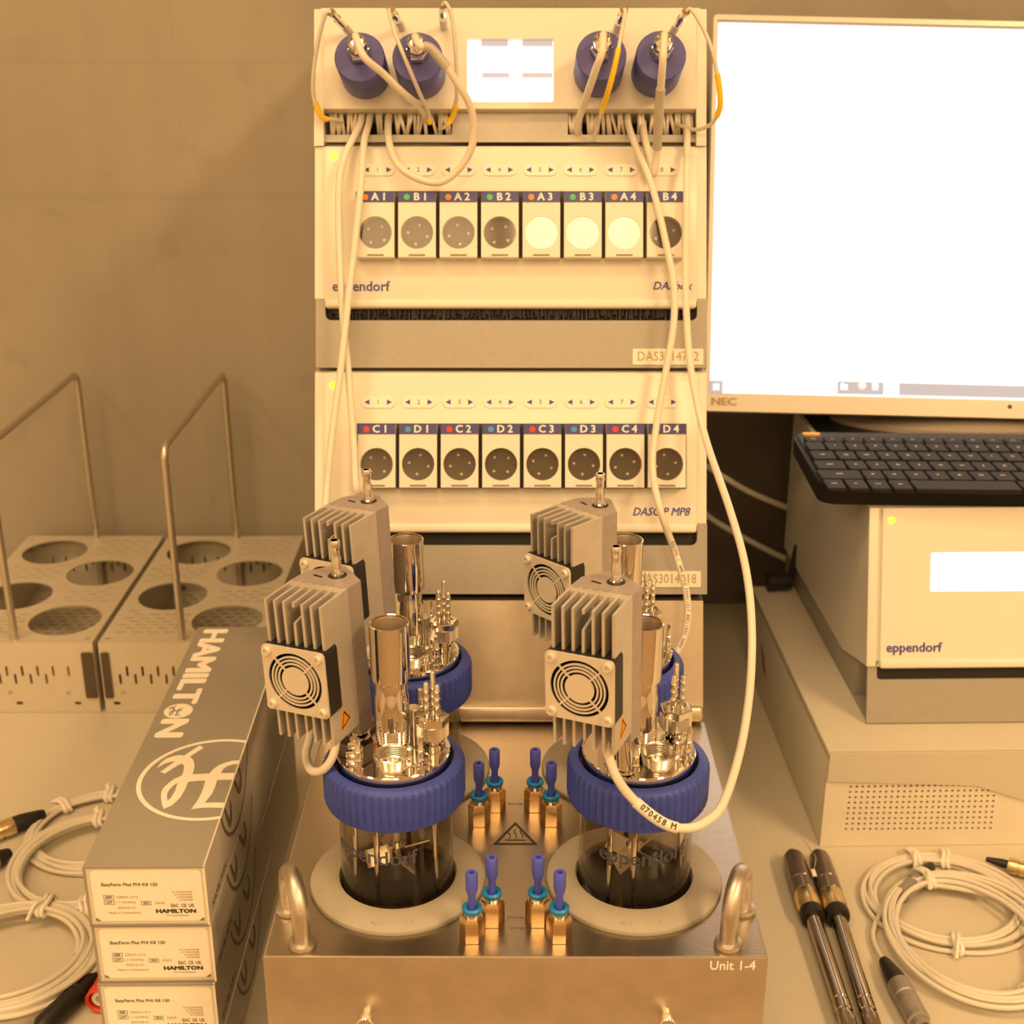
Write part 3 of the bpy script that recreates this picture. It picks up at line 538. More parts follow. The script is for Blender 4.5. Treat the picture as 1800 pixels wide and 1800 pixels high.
for k, (x, y) in enumerate(CEN):
    v_ = thing('bioreactor', LB[k], 'bioreactor', T((x, y, HB + .0366)) @ Matrix.Rotation(R((0, 25, 4, 45)[k]), 4, 'Z'), 'glass bioreactors in the heating block')
    for name, me, m_, subs in PARTS:
        o = link(name, me, m_, v_)
        for n2, me2, m2 in subs: link(n2, me2, m2, o)

# ------------------------------------------------------------------ Peltier condensers with finned heat sink and fan
def condenser_parts():
    w, d, h = .0318, .0232, .0734; zf0, zf1 = .0165, .0513; P = []
    side = [(0, 0), (d, 0), (d, h), (0, h), (0, zf1), (.0085, zf1), (.0085, zf0), (0, zf0)]
    mid = [(.001, .004), (d, .004), (d, h), (.0006, h), (.0006, h - .0024), (.0135, h - .0024), (.0135, h - .0082), (.0085, h - .0090), (.0004, h - .0104), (0, zf1), (.0085, zf1), (.0085, zf0), (.001, zf0)]
    fins = []
    for k in range(7):
        x = -w + k * (w - .0016) / 6; fins.append(G().prism(mid if k == 3 else side, x, x + (.0016 if k == 6 else .0014), 'x').make('fin'))
    P.append(('fin', fins))
    P.append(('sink_base', G().box(-w + .0002, -.0003, d - .0045, d + .0002, .0002, h - .0002, .0003).make('sink_base')))
    poly = [(-w, d), (0, d), (.0008, d + .006), (-.0045, d + .0155), (-.0085, d + .0185), (-.022, d + .0185), (-.0285, d + .012)]
    blk = G().prism([(-w, d), (0, d), (.0012, d + .0106), (-.0130, d + .0220), (-.0155, d + .0235), (-.0205, d + .0234), (-.0305, d + .0122)], .004, h)
    blk.prism([(-.0150, d + .001), (-.001, d + .001), (.0008, d + .0110), (-.0065, d + .0180), (-.0150, d + .0180)], -.0072, .004)
    P.append(('block', blk.make('block')))
    rec = G().lathe([(.0028, h + .0001), (.0046, h + .0001), (.0046, h - .001), (.0028, h - .001)], 28, T((-.0128, d + .0122, 0)), close=True).prism([(-.0245, d + .0082), (-.0190, d + .0070), (-.0186, d + .0084), (-.0238, d + .0096)], h, h + .00015)
    P.append(('barb_recess', rec.make('barb_recess')))
    barb = G().lathe([(.0031, h - .001), (.0031, h + .0008), (.0025, h + .0014), (.0025, h + .0090), (.0022, h + .0098), (.0022, h + .0140), (.0027, h + .0152), (.0027, h + .0182), (.0024, h + .0187), (.0017, h + .0187), (.0017, h + .010), (0, h + .010)], 24, T((-.0128, d + .0122, 0)))
    P.append(('hose_barb', barb.make('hose_barb')))
    cx, cz_, hs = -.0166, (zf0 + zf1) / 2, .0174
    fan = plate([rrect(-hs, hs, -hs, hs, .0022), circ(0, 0, .0150, 40)], .0108).add([], [])
    f2_ = G().add(fan.v, fan.f, XZ(cx, cz_, .0030)); f2_.cyl((cx, .0083, cz_), (cx, .0075, cz_), .0152, seg=40)
    P.append(('fan', f2_.make('fan')))
    gr = plate([rrect(-hs, hs, -hs, hs, .0026), circ(0, 0, .0148, 48)], .0012)
    for r0, r1 in ((.0123, .0132), (.0105, .0114), (.0087, .0096), (0, .0074)):
        pl = plate([circ(0, 0, r1, 48)] + ([circ(0, 0, r0, 48)] if r0 else []), .0009); gr.add(pl.v, pl.f)
    for a in (45, 135, 225, 315): gr.box(.0070, .0150, -.00045, .00045, -.0004, .0004, m=Matrix.Rotation(R(a), 4, 'Z'))
    P.append(('fan_grille', G().add(gr.v, gr.f, XZ(cx, cz_, -.0030)).make('fan_grille')))
    bl = G().cyl((cx, .002, cz_), (cx, .007, cz_), .0065, seg=24)
    for k in range(7): bl.box(.006, .0145, -.0003, .0003, -.003, .003, m=T((cx, .0045, cz_)) @ Matrix.Rotation(R(90), 4, 'X') @ Matrix.Rotation(R(k * 51.4), 4, 'Z') @ Matrix.Rotation(R(40), 4, 'X'))
    P.append(('fan_rotor', bl.make('fan_rotor')))
    scr_ = [G().spin((cx + sx * .0142, -.0036, cz_ + sz * .0142), (cx + sx * .0142, -.0060, cz_ + sz * .0142), [(.0024, 0), (.0025, .0010), (.0021, .0018), (.0010, .0018), (.0009, .0010), (0, .0010)], 18).make('screw') for sx in (-1, 1) for sz in (-1, 1)]
    P.append(('screw', scr_))
    tri = [(.0062, .0042), (.0160, .0078), (.0100, .0155)]; cc = (sum(p[0] for p in tri) / 3, sum(p[1] for p in tri) / 3)
    P.append(('warning_sticker', G().prism(tri, 0, .0002, 'x').make('warning_sticker')))
    ins = lambda k: [(cc[0] + (p[0] - cc[0]) * k, cc[1] + (p[1] - cc[1]) * k) for p in tri]
    e = plate([ins(.82), ins(.62)], .0001); P.append(('warning_border', G().add([(.00026, v.x, v.y) for v in e.v], e.f).make('warning_border')))
    return P
CP = condenser_parts(); CM = {'fin': 'alu', 'sink_base': 'alu', 'block': 'alub', 'barb_recess': 'fanblk', 'hose_barb': 'chrome', 'fan': 'fanblk', 'fan_grille': 'grille', 'fan_rotor': 'fanblk', 'screw': 'grille', 'warning_sticker': 'warnor', 'warning_border': 'greyink'}
CLOC = [((-.0867, .5485, .2170), -24, 1.0, 'condenser with finned heat sink and fan on front left bioreactor'), ((.0476, .5406, .2172), -24.5, .95, 'condenser with finned heat sink and fan on front right bioreactor'),
        ((-.0838, .6430, .2205), -28, .96, 'condenser with finned heat sink and fan on rear left bioreactor'), ((.0318, .6410, .2200), -46, .972, 'condenser with finned heat sink and fan, turned most, on rear right bioreactor')]
for k, (l_, yw, sc_, lb) in enumerate(CLOC):
    l_ = EYE + (Vector(l_) - EYE) * sc_
    lean = Matrix.Rotation(R(2.2 if k in (0, 2) else 1.2), 4, 'Y') if k != 1 else Matrix.Rotation(R(1.5), 4, 'Y')
    c_ = thing('condenser', lb, 'condenser', T(l_) @ lean.inverted() @ Matrix.Rotation(R(yw), 4, 'Z') @ Matrix.Scale(sc_, 4), 'fan cooled condensers on the bioreactors')
    dz = -(l_.z - HB - .0366 - .0414) / sc_
    link('neck', G().lathe([(.0050, dz), (.0058, dz + .0006), (.0058, dz + .0020), (.0044, dz + .0024), (.0044, -.0070)], 28, T((-.0070, .0232 + .0095, 0))), M['chrome'], c_)
    last = {}
    for name, me in CP:
        par = last.get({'fan_grille': 'fan', 'fan_rotor': 'fan', 'screw': 'fan', 'warning_border': 'warning_sticker', 'barb_recess': 'block'}.get(name), c_)
        for q in (me if isinstance(me, list) else [me]): last[name] = link(name, q, M[CM[name]], par)

# ------------------------------------------------------------------ long white cables from the control unit to the condensers
def char_along(P, body, size, r, start, material, parent, m, flip=False, step=.62):
    """print on a cable: one mesh of letters laid along the polyline P on the side facing the room"""
    g = G(); L_ = [0]
    for a, b_ in zip(P, P[1:]): L_.append(L_[-1] + (b_ - a).length)
    d = start
    for ch in body:
        if ch != ' ':
            k = next((i for i in range(len(L_) - 1) if L_[i + 1] > d), None)
            if k is None: break
            u = (d - L_[k]) / (L_[k + 1] - L_[k]); c = P[k].lerp(P[k + 1], u); x = (P[k + 1] - P[k]).normalized() * (-1 if flip else 1)
            n = Vector((0, -.8, .6)); n = (n - x * n.dot(x)).normalized(); y = n.cross(x); mm = Matrix((x, y, n)).transposed().to_4x4(); mm.translation = c + n * (r + .00008)
            g.mesh(text_mesh(ch, size, .01), mm)
        d += size * step
    return link('lettering', g.make('lettering', 0), material, parent, m)
def long_cable(label, pts, r=.0022, sleeve=None, note=None, prn=None):
    o = pts[0].copy(); th = thing('condenser_cable', label, 'cable', T(o), 'condenser cables'); P = spline(pts, 10)
    link('cable', G().tube(P, r, 12, raw=True), M['cable'], th, T(-o)); n = len(P) - 1
    if sleeve:
        a, b_ = int(sleeve[0] * n), int(sleeve[1] * n); sl = link('sleeve', G().tube(P[a:b_ + 1], r * 1.22, 14, raw=True), M['tie'], th, T(-o))
        if note: char_along(P[a:b_ + 1], note, .0040, r * 1.22, .003, M['darkink'], sl, Matrix.Identity(4), True)
    if prn: char_along(P[int(prn[1] * n):], prn[0], .0026, r, 0, M['greyink'], th, T(-o))
    return th
Wt = TW.world
long_cable('white condenser cable crossing behind, ending behind rear left condenser', [Wt(635, 200, -.010), Wt(634, 215, .002), Wt(622, 240, .006), Wt(606, 275, .010), Wt(596, 325, .014), Wt(596, 420, .015), Wt(603, 560, .016), Wt(613, 660, .018), Wt(622, 780, .020), Wt(627, 860, .03), Vector((-.0850, .704, .290)), Vector((-.0825, .684, .268)), Vector((-.0765, .662, .256))])
long_cable('white condenser cable in front of the crossing, looping below front left condenser', [Wt(650, 200, -.010), Wt(648, 218, .002), Wt(640, 250, .008), Wt(635, 320, .0172), Wt(625, 420, .0185), Wt(613, 520, .020), Wt(600, 640, .0225), Wt(590, 715, .024), Wt(580, 800, .026), Wt(573, 880, .03), PY(562, 1000, .705), PY(556, 1170, .68), PY(546, 1285, .600), PY(538, 1325, .580), PY(547, 1354, .560), PY(568, 1353, .553), PY(585, 1330, .552), PY(591, 1300, .556)])
long_cable('white condenser cable swinging wide on the right, with a printed sleeve', [Wt(1208, 198, -.010), Wt(1208, 225, .003), Wt(1207, 330, .0172), Wt(1205, 450, .0172), Wt(1207, 560, .017), Wt(1216, 660, .020), Wt(1240, 770, .034), PY(1281, 890, .705), PY(1309, 990, .665), PY(1321, 1090, .635), PY(1319, 1200, .605), PY(1303, 1310, .570), PY(1272, 1410, .535), PY(1240, 1445, .522), PY(1205, 1456, .516), PY(1165, 1446, .514), PY(1118, 1410, .516), PY(1086, 1370, .516), PY(1069, 1325, .519), PY(1066, 1303, .5215)], sleeve=(.76, .845), note='M 854070 L')
long_cable('white printed condenser cable ending behind the right drive tubes', [Wt(1103, 196, -.010), Wt(1105, 222, .002), Wt(1118, 258, .010), Wt(1140, 310, .014), Wt(1155, 360, .0165), Wt(1171, 430, .018), Wt(1184, 500, .018), Wt(1184, 570, .018), Wt(1170, 655, .018), Wt(1155, 740, .018), Wt(1147, 820, .022), Wt(1160, 895, .03), PY(1188, 975, .745), PY(1207, 1045, .725), PY(1206, 1105, .712), PY(1188, 1148, .704), PY(1152, 1182, .698), PY(1120, 1215, .692), PY(1085, 1228, .678)], prn=('E221791-1  AWM STYLE 2464/1517 80C/105C 300V', .655))

# ------------------------------------------------------------------ four grey sensor cartons, stacked
BW, BL_, BH = .0612, .2755, .0362
SIDE = Matrix(((0, 0, 1, 0), (1, 0, 0, 0), (0, 1, 0, 0), (0, 0, 0, 1)))      # lettering facing +x, reading towards +y
TOPDOWN = Matrix.Rotation(R(-90), 4, 'Z')                                   # reading towards the viewer, letter tops to the right
ECX, ECY, ER = BW - .0118, .0815, .0418                                      # printed emblem: centre and radius
def box_parts(top):
    P = []
    g = G().box(0, BW, 0, BL_, BH - .0011, BH, .0003).box(0, .0011, 0, BL_, 0, BH - .001).box(0, BW - .001, 0, BL_, 0, .0011).box(0, BW, BL_ - .001, BL_, 0, BH - .001)
    P.append(('sleeve', g, 'card', None)); P.append(('side_panel', G().box(BW - .0011, BW + .0002, .0002, BL_, 0, BH - .0004), 'cardside', None))
    P.append(('worn_edge', G().box(BW - .0007, BW + .0003, 0, BL_, BH - .0007, BH + .0001), 'cardedge', None))
    fr_ = plate([rect(.0006, BW - .0004, .0004, BH - .0008), rrect(.0032, BW - .0022, .0030, BH - .0022, .0025)], .0008)
    P.append(('front_rim', G().add(fr_.v, fr_.f, XZ(0, 0, .0008)), 'cardedge', None))
    tr = plate([rrect(.0026, BW - .0016, .0022, BH - .0016, .003)], .002); P.append(('tray', G().add(tr.v, tr.f, XZ(0, 0, .0015)).box(.003, BW - .003, .003, BL_ - .003, .003, BH - .003), 'lining', None))
    # side print: the lower part of the emblem ring, two hooks of the monogram
    def sidepts(r0, n=28):
        a0 = math.acos((BW - ECX) / r0); return [(BW, ECY + r0 * math.sin(-a0 + 2 * a0 * k / n), BH - (ECX + r0 * math.cos(-a0 + 2 * a0 * k / n) - BW)) for k in range(n + 1)]
    o_, i_ = sidepts(ER), sidepts(ER - .0024); g = G(); x = BW + .0003
    vs = [(x, p[1], p[2]) for p in o_] + [(x, p[1], p[2]) for p in i_]; n = len(o_); g.add(vs, [(k, k + 1, n + k + 1, n + k) for k in range(n - 1)])
    def hook(px): # hooks traced on the side of the top carton
        pts = []
        for q in px:
            d = ray(*q); pt = EYE + d * ((-.1570) / d.x); l_ = box_m(3).inverted() @ pt; pts.append((l_.y, min(l_.z, BH - .0004)))
        g.prism(pts, BW + .0002, BW + .00035, 'x')
    hook([(420, 1339), (424.5, 1352), (427, 1368), (426.5, 1384), (423.5, 1396), (420, 1395), (411, 1369), (413, 1362), (421.5, 1384), (423.5, 1366), (422, 1354), (418.5, 1345)])
    hook([(404, 1402), (407.5, 1412), (409, 1430), (408, 1446), (405.5, 1456), (402, 1452), (393.5, 1421), (395, 1415), (404, 1440), (405, 1424)])
    P.append(('side_emblem', g, 'greyink', None))
    return P
def box_m(k): return T((-.2178 + (.0004, -.0006, .0003, 0)[k], .5507 + (.0006, -.0004, .0005, 0)[k], BH * k + .0003 * k)) @ Matrix.Rotation(R((.9, .6, 1.0, .8)[k]), 4, 'Z')
BP = [(n_, g.make(n_), m_) for n_, g, m_, _ in box_parts(True)]
BXL = ['lowest grey sensor carton of the stack, mostly below the frame', 'third grey sensor carton from the top, label ending 22630', 'second grey sensor carton from the top, label ending 22632', 'topmost grey sensor carton with the big white printed emblem']
def fx(f): return .0026 + f * (BW - .0044)
def fz(f): return .0020 + f * (BH - .0036)
for k in range(4):
    bx = thing('sensor_carton', BXL[k], 'box', box_m(k), 'stacked sensor cartons')
    H = {n_: link(n_, me, M[m_], bx) for n_, me, m_ in BP}
    tr = H['tray']
    def pr_(s_, x0, z, w_, sz, ink='brownink', bold=0): writing(tr, s_, sz, M[ink], XZ(fx(x0), fz(z), .00045), bold, 0, 'LEFT', (BW - .0044) * w_)
    pr_('EasyFerm Plus PHI K8 120', .10, .71, .50, .0026, 'greyink', .015)
    for tx, x0, z, w_ in (('REF', .125, .475, .055), ('LOT', .125, .375, .055), ('SN', .455, .36, .05)):
        e = plate([rect(fx(x0 - .02), fx(x0 + w_ + .02), fz(z - .038), fz(z + .038)), rect(fx(x0 - .015), fx(x0 + w_ + .015), fz(z - .030), fz(z + .030))], .0001)
        link('symbol_frame', e, M['greyink'], tr, XZ(0, 0, .00045)); pr_(tx, x0, z, w_, .0019, 'greyink', .01)
    pr_('238633-1513', .22, .475, .19, .0020); pr_('111534962', .22, .375, .17, .0020); pr_(('22634', '22630', '22632', '22628')[k], .555, .36, .09, .0020); pr_('2026-06-01', .22, .275, .16, .0020); pr_('Made in Switzerland', .135, .18, .28, .0020)
    pr_('EAC  CE  UK', .70, .31, .21, .0028, 'greyink', .01); pr_('HAMILTON', .56, .205, .36, .0032, 'darkink', .03); pr_('Via Crusch 8 Bonaduz', .65, .125, .20, .0015)
    for q in range(4): pr_('0176304008', .72 + .02 * q, .565 - .05 * q, .18 - .02 * q, .0015)
    for cx_ in (0, 1):
        link('corner_notch', G().prism([(fx(.985 - .97 * cx_), fz(.03)), (fx(.94 - .88 * cx_), fz(.03)), (fx(.985 - .97 * cx_), fz(.09))], .0002, .0006, 'y'), M['greyink'], tr)
    writing(bx, 'HAMILTON', .0052, M['greyink'], T((BW + .0003, .0255, BH - .0300)) @ SIDE, .02, .1, 'CENTER', .036)
    if k == 3:
        inv = box_m(3).inverted(); loc = lambda px, py: inv @ PZ(px, py, box_m(3).translation.z + BH)
        zt = BH + .00015
        y_ = lambda py: loc(300, py).y
        a, b_ = y_(1106), y_(1237); writing(bx, 'HAMILT', .0225, M['lining'], T((.0128, (a + b_) / 2, zt)) @ TOPDOWN, .034, 0, 'CENTER', a - b_)
        a, b_ = y_(1264), y_(1297); writing(bx, 'N', .0225, M['lining'], T((.0128, (a + b_) / 2, zt)) @ TOPDOWN, .034, 0, 'CENTER', a - b_)
        oc = y_(1250); ring_o = link('letter_disc', G().cyl((.0128, oc, BH), (.0128, oc, zt + .00005), .0088, seg=40), M['lining'], bx)
        # monogram traced on the carton lid (white card print)
        def tr_(px): return [(loc(220 + x / 6.923, 1280 + y / 6.923).x, loc(220 + x / 6.923, 1280 + y / 6.923).y) for x, y in px]
        shapes = [
            [(430, 535), (590, 420), (610, 405), (560, 410), (480, 435), (390, 485), (430, 430), (500, 375), (580, 345), (660, 332), (720, 336), (905, 214), (957, 240), (790, 350), (825, 385), (843, 430), (845, 470), (835, 520), (818, 565), (1025, 555), (1070, 505), (1130, 460), (1220, 422), (1310, 400), (1390, 396), (1378, 438), (1320, 440), (1250, 462), (1195, 500), (1165, 552), (1330, 548), (1312, 628), (1120, 632), (1100, 710), (1060, 800), (968, 912), (1090, 908), (1215, 912), (1195, 972), (1060, 968), (930, 970), (805, 988), (870, 900), (925, 800), (955, 720), (975, 640), (870, 642), (770, 656), (735, 740), (690, 820), (640, 880), (565, 945), (468, 985), (445, 920), (436, 850), (440, 780), (470, 725), (530, 670), (600, 620), (690, 580), (712, 520), (720, 475), (712, 450), (690, 435), (640, 455), (485, 555)],
            [(640, 665), (590, 700), (540, 750), (512, 800), (510, 840), (515, 888), (560, 850), (610, 760)]]
        mg = plate([tr_(shapes[0]), tr_(shapes[1])], .0002); link('monogram', G().add(mg.v, mg.f), M['lining'], bx, T((0, 0, zt)))
        small = [[((p[0] - ECX) * .2 + .0128, (p[1] - ECY) * .2 + oc) for p in tr_(sh)] for sh in shapes]
        sm = plate(small, .0001); link('disc_monogram', sm, M['card'], ring_o, T((0, 0, zt + .0001)))
        n = 60; a0 = math.acos((BW - ECX) / ER); a1 = math.acos((BW - ECX) / (ER - .0026)); vs = []
        for q in range(n + 1):
            u = q / n; A0 = a0 + (2 * math.pi - 2 * a0) * u; A1 = a1 + (2 * math.pi - 2 * a1) * u
            vs += [(ECX + ER * math.cos(A0), ECY + ER * math.sin(A0), zt), (ECX + (ER - .0026) * math.cos(A1), ECY + (ER - .0026) * math.sin(A1), zt)]
        link('emblem_ring', G().add(vs, [(2 * q, 2 * q + 2, 2 * q + 3, 2 * q + 1) for q in range(n)]), M['lining'], bx)

# ------------------------------------------------------------------ two perforated steel racks with bow handles
RW, RD, RH = .1335, .2347, .0648
def slot(x, y, l, w): return rrect(x - l / 2, x + l / 2, y - w / 2, y + w / 2, min(l, w) * .48, 2)
def rack_parts():
    P = []
    holes = [circ(.0392, .1938, .0300, 40), circ(.0976, .1436, .0300, 40), circ(.0392, .0930, .0300, 40), circ(.0976, .0432, .0300, 40)]
    for cx, cy in ((.103, .206), (.030, .143), (.106, .093), (.034, .038)):
        for r_ in range(6 if cy > .05 else 7):
            for c in range(4):
                x = cx - .021 + c * .0135 + (r_ % 2) * .0065; y = cy - .018 + r_ * .0068
                if all((x - h[0]) ** 2 + (y - h[1]) ** 2 > .0375 ** 2 for h in ((.0392, .1938), (.0976, .1436), (.0392, .0930), (.0976, .0432))) and .008 < x < RW - .008 and .006 < y < RD - .006: holes.append(slot(x, y, .0092, .0018))
    for x, y in ((.006, .008), (RW - .006, .008), (.006, RD - .008), (RW - .006, RD - .008)): holes.append(slot(x, y, .005, .003))
    tp = plate([rect(.0003, RW - .0003, .0003, RD - .0003)] + holes, .0012); P.append(('top_plate', tp, 'tray', T((0, 0, RH - .0006))))
    fh = []
    for k in range(8):
        x = .0215 + k * .0128
        if x < RW - .022: fh.append(slot(x, .0385, .0021, .0098))
        if x + .0064 < RW - .022: fh.append(slot(x - .0064, .0312, .0021, .0098))
    fh += [slot(.010 + .0, .0085, .006, .0032), slot(RW - .018, .0085, .006, .0032), slot(RW * .5, .0085, .006, .0032)]
    fp = plate([rect(0, RW, 0, RH)] + fh, .0012); P.append(('front_panel', G().add(fp.v, fp.f, XZ(0, 0, .0006)), 'tray', None)); P.append(('back_panel', G().add(fp.v, fp.f, XZ(0, 0, RD - .0006)), 'tray', None))
    P.append(('side_panel', G().box(0, .0012, .0012, RD - .0012, 0, RH - .0002), 'tray', None)); P.append(('side_panel', G().box(RW - .0012, RW, .0012, RD - .0012, 0, RH - .0002), 'tray', None))
    bh = [slot(x + (r_ % 2) * .006, y, .0075, .0024) for r_, y in enumerate([.012 + .0085 * i for i in range(26)]) for x in [.012 + .0125 * j for j in range(9)]]
    bp = plate([rect(.0012, RW - .0012, .0012, RD - .0012)] + bh, .0012); P.append(('bottom_shelf', bp, 'tray', T((0, 0, .0045))))
    hx, y0, y1, zt = RW / 2 + .0015, .0056, .2300, .231; r_ = .010
    pts = [Vector((hx, y0, .006)), Vector((hx, y0, zt - r_))] + [Vector((hx, y0 + r_ - r_ * math.cos(R(a)), zt - r_ + r_ * math.sin(R(a)))) for a in (22, 45, 68)] + [Vector((hx, y0 + r_, zt)), Vector((hx, y1 - r_, zt))] + [Vector((hx, y1 - r_ + r_ * math.sin(R(a)), zt - r_ + r_ * math.cos(R(a)))) for a in (22, 45, 68)] + [Vector((hx, y1, zt - r_)), Vector((hx, y1, .006))]
    P.append(('handle', G().tube(pts, .0030, 14, raw=True), 'rod', None))
    for x0, x1 in ((.0015, .0080), (RW - .0100, RW - .0005)):
        br = plate([rrect(x0, x1, .0142, .0560, .0012)], .0016); P.append(('bracket', G().add(br.v, br.f, XZ(0, 0, -.0009)), 'bracket', None))
    for x in (.016, RW * .45, RW - .025): P.append(('screw', G().spin((x, 0, .0195), (x, -.0012, .0195), [(.0018, 0), (.0016, .0008), (.0008, .0012)], 12), 'rod', None))
    return P
RP = [(n_, g.make(n_), M[m_], mm) for n_, g, m_, mm in rack_parts()]
for x, lb in ((-.3422, 'right perforated steel rack with bow handle, partly behind the cartons'), (-.4803, 'left perforated steel rack with bow handle, cut by the left edge')):
    rk = thing('steel_rack', lb, 'rack', T((x, .9628, 0)), 'perforated racks')
    for n_, me, m_, mm in RP: link(n_, me, m_, rk, mm)

# ------------------------------------------------------------------ ivory box with perforated front, right
PO = Vector((.2142, .7757, 0)); PM = Frame(PO, 0, 1.3); pcb = thing('perforated_case', 'ivory steel case with round perforations under the unit with the keyboard', 'case', PM.m)
PWd, PD, PH = .33, .276, .0764
link('body', G().box(0, PWd, .003, PD, 0, PH - .006, .0006), M['pc'], pcb)
link('lid', G().box(-.0004, PWd + .0004, .0012, PD + .0004, PH - .0060, PH, .0012), M['pclid'], pcb)
def pl(px, py): q = PM.loc(px, py); return q.x, q.z
TLc, TRc, BLc, BRc = pl(1495.5, 1383), pl(1749, 1379.5), pl(1487, 1457.5), pl(1741, 1455.5); NC, NR = 25, 9
def uv(u, v_): return ((TLc[0] * (1 - u) + TRc[0] * u) * (1 - v_) + (BLc[0] * (1 - u) + BRc[0] * u) * v_, (TLc[1] * (1 - u) + TRc[1] * u) * (1 - v_) + (BLc[1] * (1 - u) + BRc[1] * u) * v_)
g = G()
for r_ in range(NR):
    for c in range(NC):
        f_ = lambda du, dv: uv((c + du) / (NC - 1), (r_ + dv) / (NR - 1)); m0 = f_(0, 0)
        outer = [f_(.5, 0), f_(.5, -.5), f_(0, -.5), f_(-.5, -.5), f_(-.5, 0), f_(-.5, .5), f_(0, .5), f_(.5, .5)]
        inner = [(m0[0] + .00098 * math.cos(math.pi * k / 4), m0[1] + .00098 * math.sin(math.pi * k / 4)) for k in range(8)]
        vs = [(p[0], -.0001, p[1]) for p in outer + inner] + [(p[0], .0010, p[1]) for p in inner]
        g.add(vs, [(k, (k + 1) % 8, 8 + (k + 1) % 8, 8 + k) for k in range(8)] + [(8 + k, 8 + (k + 1) % 8, 16 + (k + 1) % 8, 16 + k) for k in range(8)])
o = link('vent_field', g.make('vent_field', 0), M['pc'], pcb); o['kind'] = 'stuff'
e0, e1, e2, e3 = uv(-.5 / 24, -.5 / 8), uv(1 + .5 / 24, -.5 / 8), uv(1 + .5 / 24, 1 + .5 / 8), uv(-.5 / 24, 1 + .5 / 8)
link('front_panel', plate([rect(0, PWd, 0, PH - .0068), [e0, e1, e2, e3]], .0012), M['pc'], pcb, XZ(0, 0, .0005))
link('vent_backing', G().box(TLc[0] - .004, TRc[0] + .004, .0012, .0032, BLc[1] - .003, TLc[1] + .003), M['black'], pcb)
a, b_, c, d_ = pl(1453.5, 1371.5), pl(1716, 1378), pl(1800, 1405), pl(1457, 1323.5); e_ = (PWd, c[1] - (PWd - c[0]) * .12)
link('cover_flap', G().prism([(.0004, a[1]), (b_[0], b_[1] - .0005), c, e_, (PWd, d_[1]), (.0004, d_[1])], -.0018, -.0002, 'y'), M['pclid'], pcb)
rp_ = []
for px, py in ((1338, 1130), (1343, 1150), (1347, 1192), (1341, 1176)):
    d = PM.i.to_3x3() @ ray(px, py); e = PM.i @ EYE; q = e + d * (-e.x / d.x); rp_.append((q.y, q.z))
link('red_reflection', G().prism(rp_, -.0003, 0, 'x'), M['redmark'], pcb)  # reflected red on the case side, painted as a flat patch

# ------------------------------------------------------------------ white unit with display standing on it
UO = Vector((.2486, .8116, PH)); UM = Matrix.Translation(UO) @ Matrix.Rotation(R(1.3), 4, 'Z'); UF = Frame(UO, 15.5, 1.3); UW = .245; UD = .281
un = thing('gas_module', 'white unit with lit display and dark slot standing on the ivory case', 'controller', UM); ul = UM.inverted() @ UF.m
tn = math.tan(R(15.5)); zb_ = UF.loc(1530, 1172).z * math.cos(R(15.5)); zt_ = UF.loc(1600, 893).z * math.cos(R(15.5)); UTOP = PH + zt_
link('casing', G().prism([(zb_ * tn + .0002, zb_), (.075, .0222), (UD - .002, .0216), (UD, .10), (UD, zt_), (zt_ * tn + .0002, zt_)], 0, UW, 'x'), M['white'], un)
link('top_cover', G().box(.004, UW - .004, zt_ * tn + .030, UD - .004, zt_ - .001, zt_ + .0006), M['dark'], un)
link('chassis', G().box(.0012, UW - .001, .040, UD - .006, 0, .030, .0005), M['grey'], un)
link('chassis_floor', G().box(.0012, UW - .001, .002, .045, 0, .002), M['grey'], un)
link('inner_wall', G().box(.012, UW - .012, .012, .045, .002, .030), M['dark'], un)
q = panel_rect(UF, 1523, 1545, 893, 1172, .002); link('side_post', G().box(q[0], q[1], -.002, .001, q[2], q[3], .0006), M['white'], un, ul)
q = panel_rect(UF, 1547, 1600, 893, 1163, .0025); s_ = panel_rect(UF, 1635, 1800, 970, 1040, .0025); sx1 = s_[0] + (s_[3] - s_[2]) * 3.4
link('front_panel', plate([rect(q[0], UW - .009, q[2], q[3]), rrect(s_[0], sx1, s_[2], s_[3], .0014)], .003), M['white'], un, ul @ T((0, -.001, 0)) @ FRONT)
link('display', G().box(s_[0] - .0004, sx1 + .0004, -.0008, .0004, s_[2] - .0004, s_[3] + .0004), M['screen'], un, ul)
w_ = panel_rect(UF, 1547, 1600, 1160, 1176, .004); link('bottom_lip', G().box(w_[0], UW - .009, -.0042, .003, w_[2], w_[3], .0017, 3), M['white'], un, ul)
w_ = panel_rect(UF, 1523, 1600, 1172, 1274, 0); sl = panel_rect(UF, 1541, 1600, 1174, 1195, 0)
link('base_front', plate([rect(w_[0], UW, .0014, w_[3] + .0045), rrect(sl[0], UW - .012, sl[2], sl[3] + .003, .003, corners='cd')], .0022), M['grey'], un, ul @ T((0, .0012, 0)) @ FRONT)
link('slot_backing', G().box(sl[0] - .001, UW - .010, .0024, .0034, sl[2] - .001, sl[3] + .003), M['black'], un, ul)
p = UF.loc(1567, 915, .0025); link('status_lamp', G().cyl((p.x, -.0024, p.z), (p.x, -.0032, p.z), .0026, .0022, 20), M['led'], un, ul)
pa, pb = UF.loc(1557, 1139, .0025), UF.loc(1655, 1139, .0025); writing(un, 'eppendorf', .0095, M['blueink'], ul @ XZ((pa.x + pb.x) / 2, pa.z, -.0027), .014, 0, 'CENTER', pb.x - pa.x)

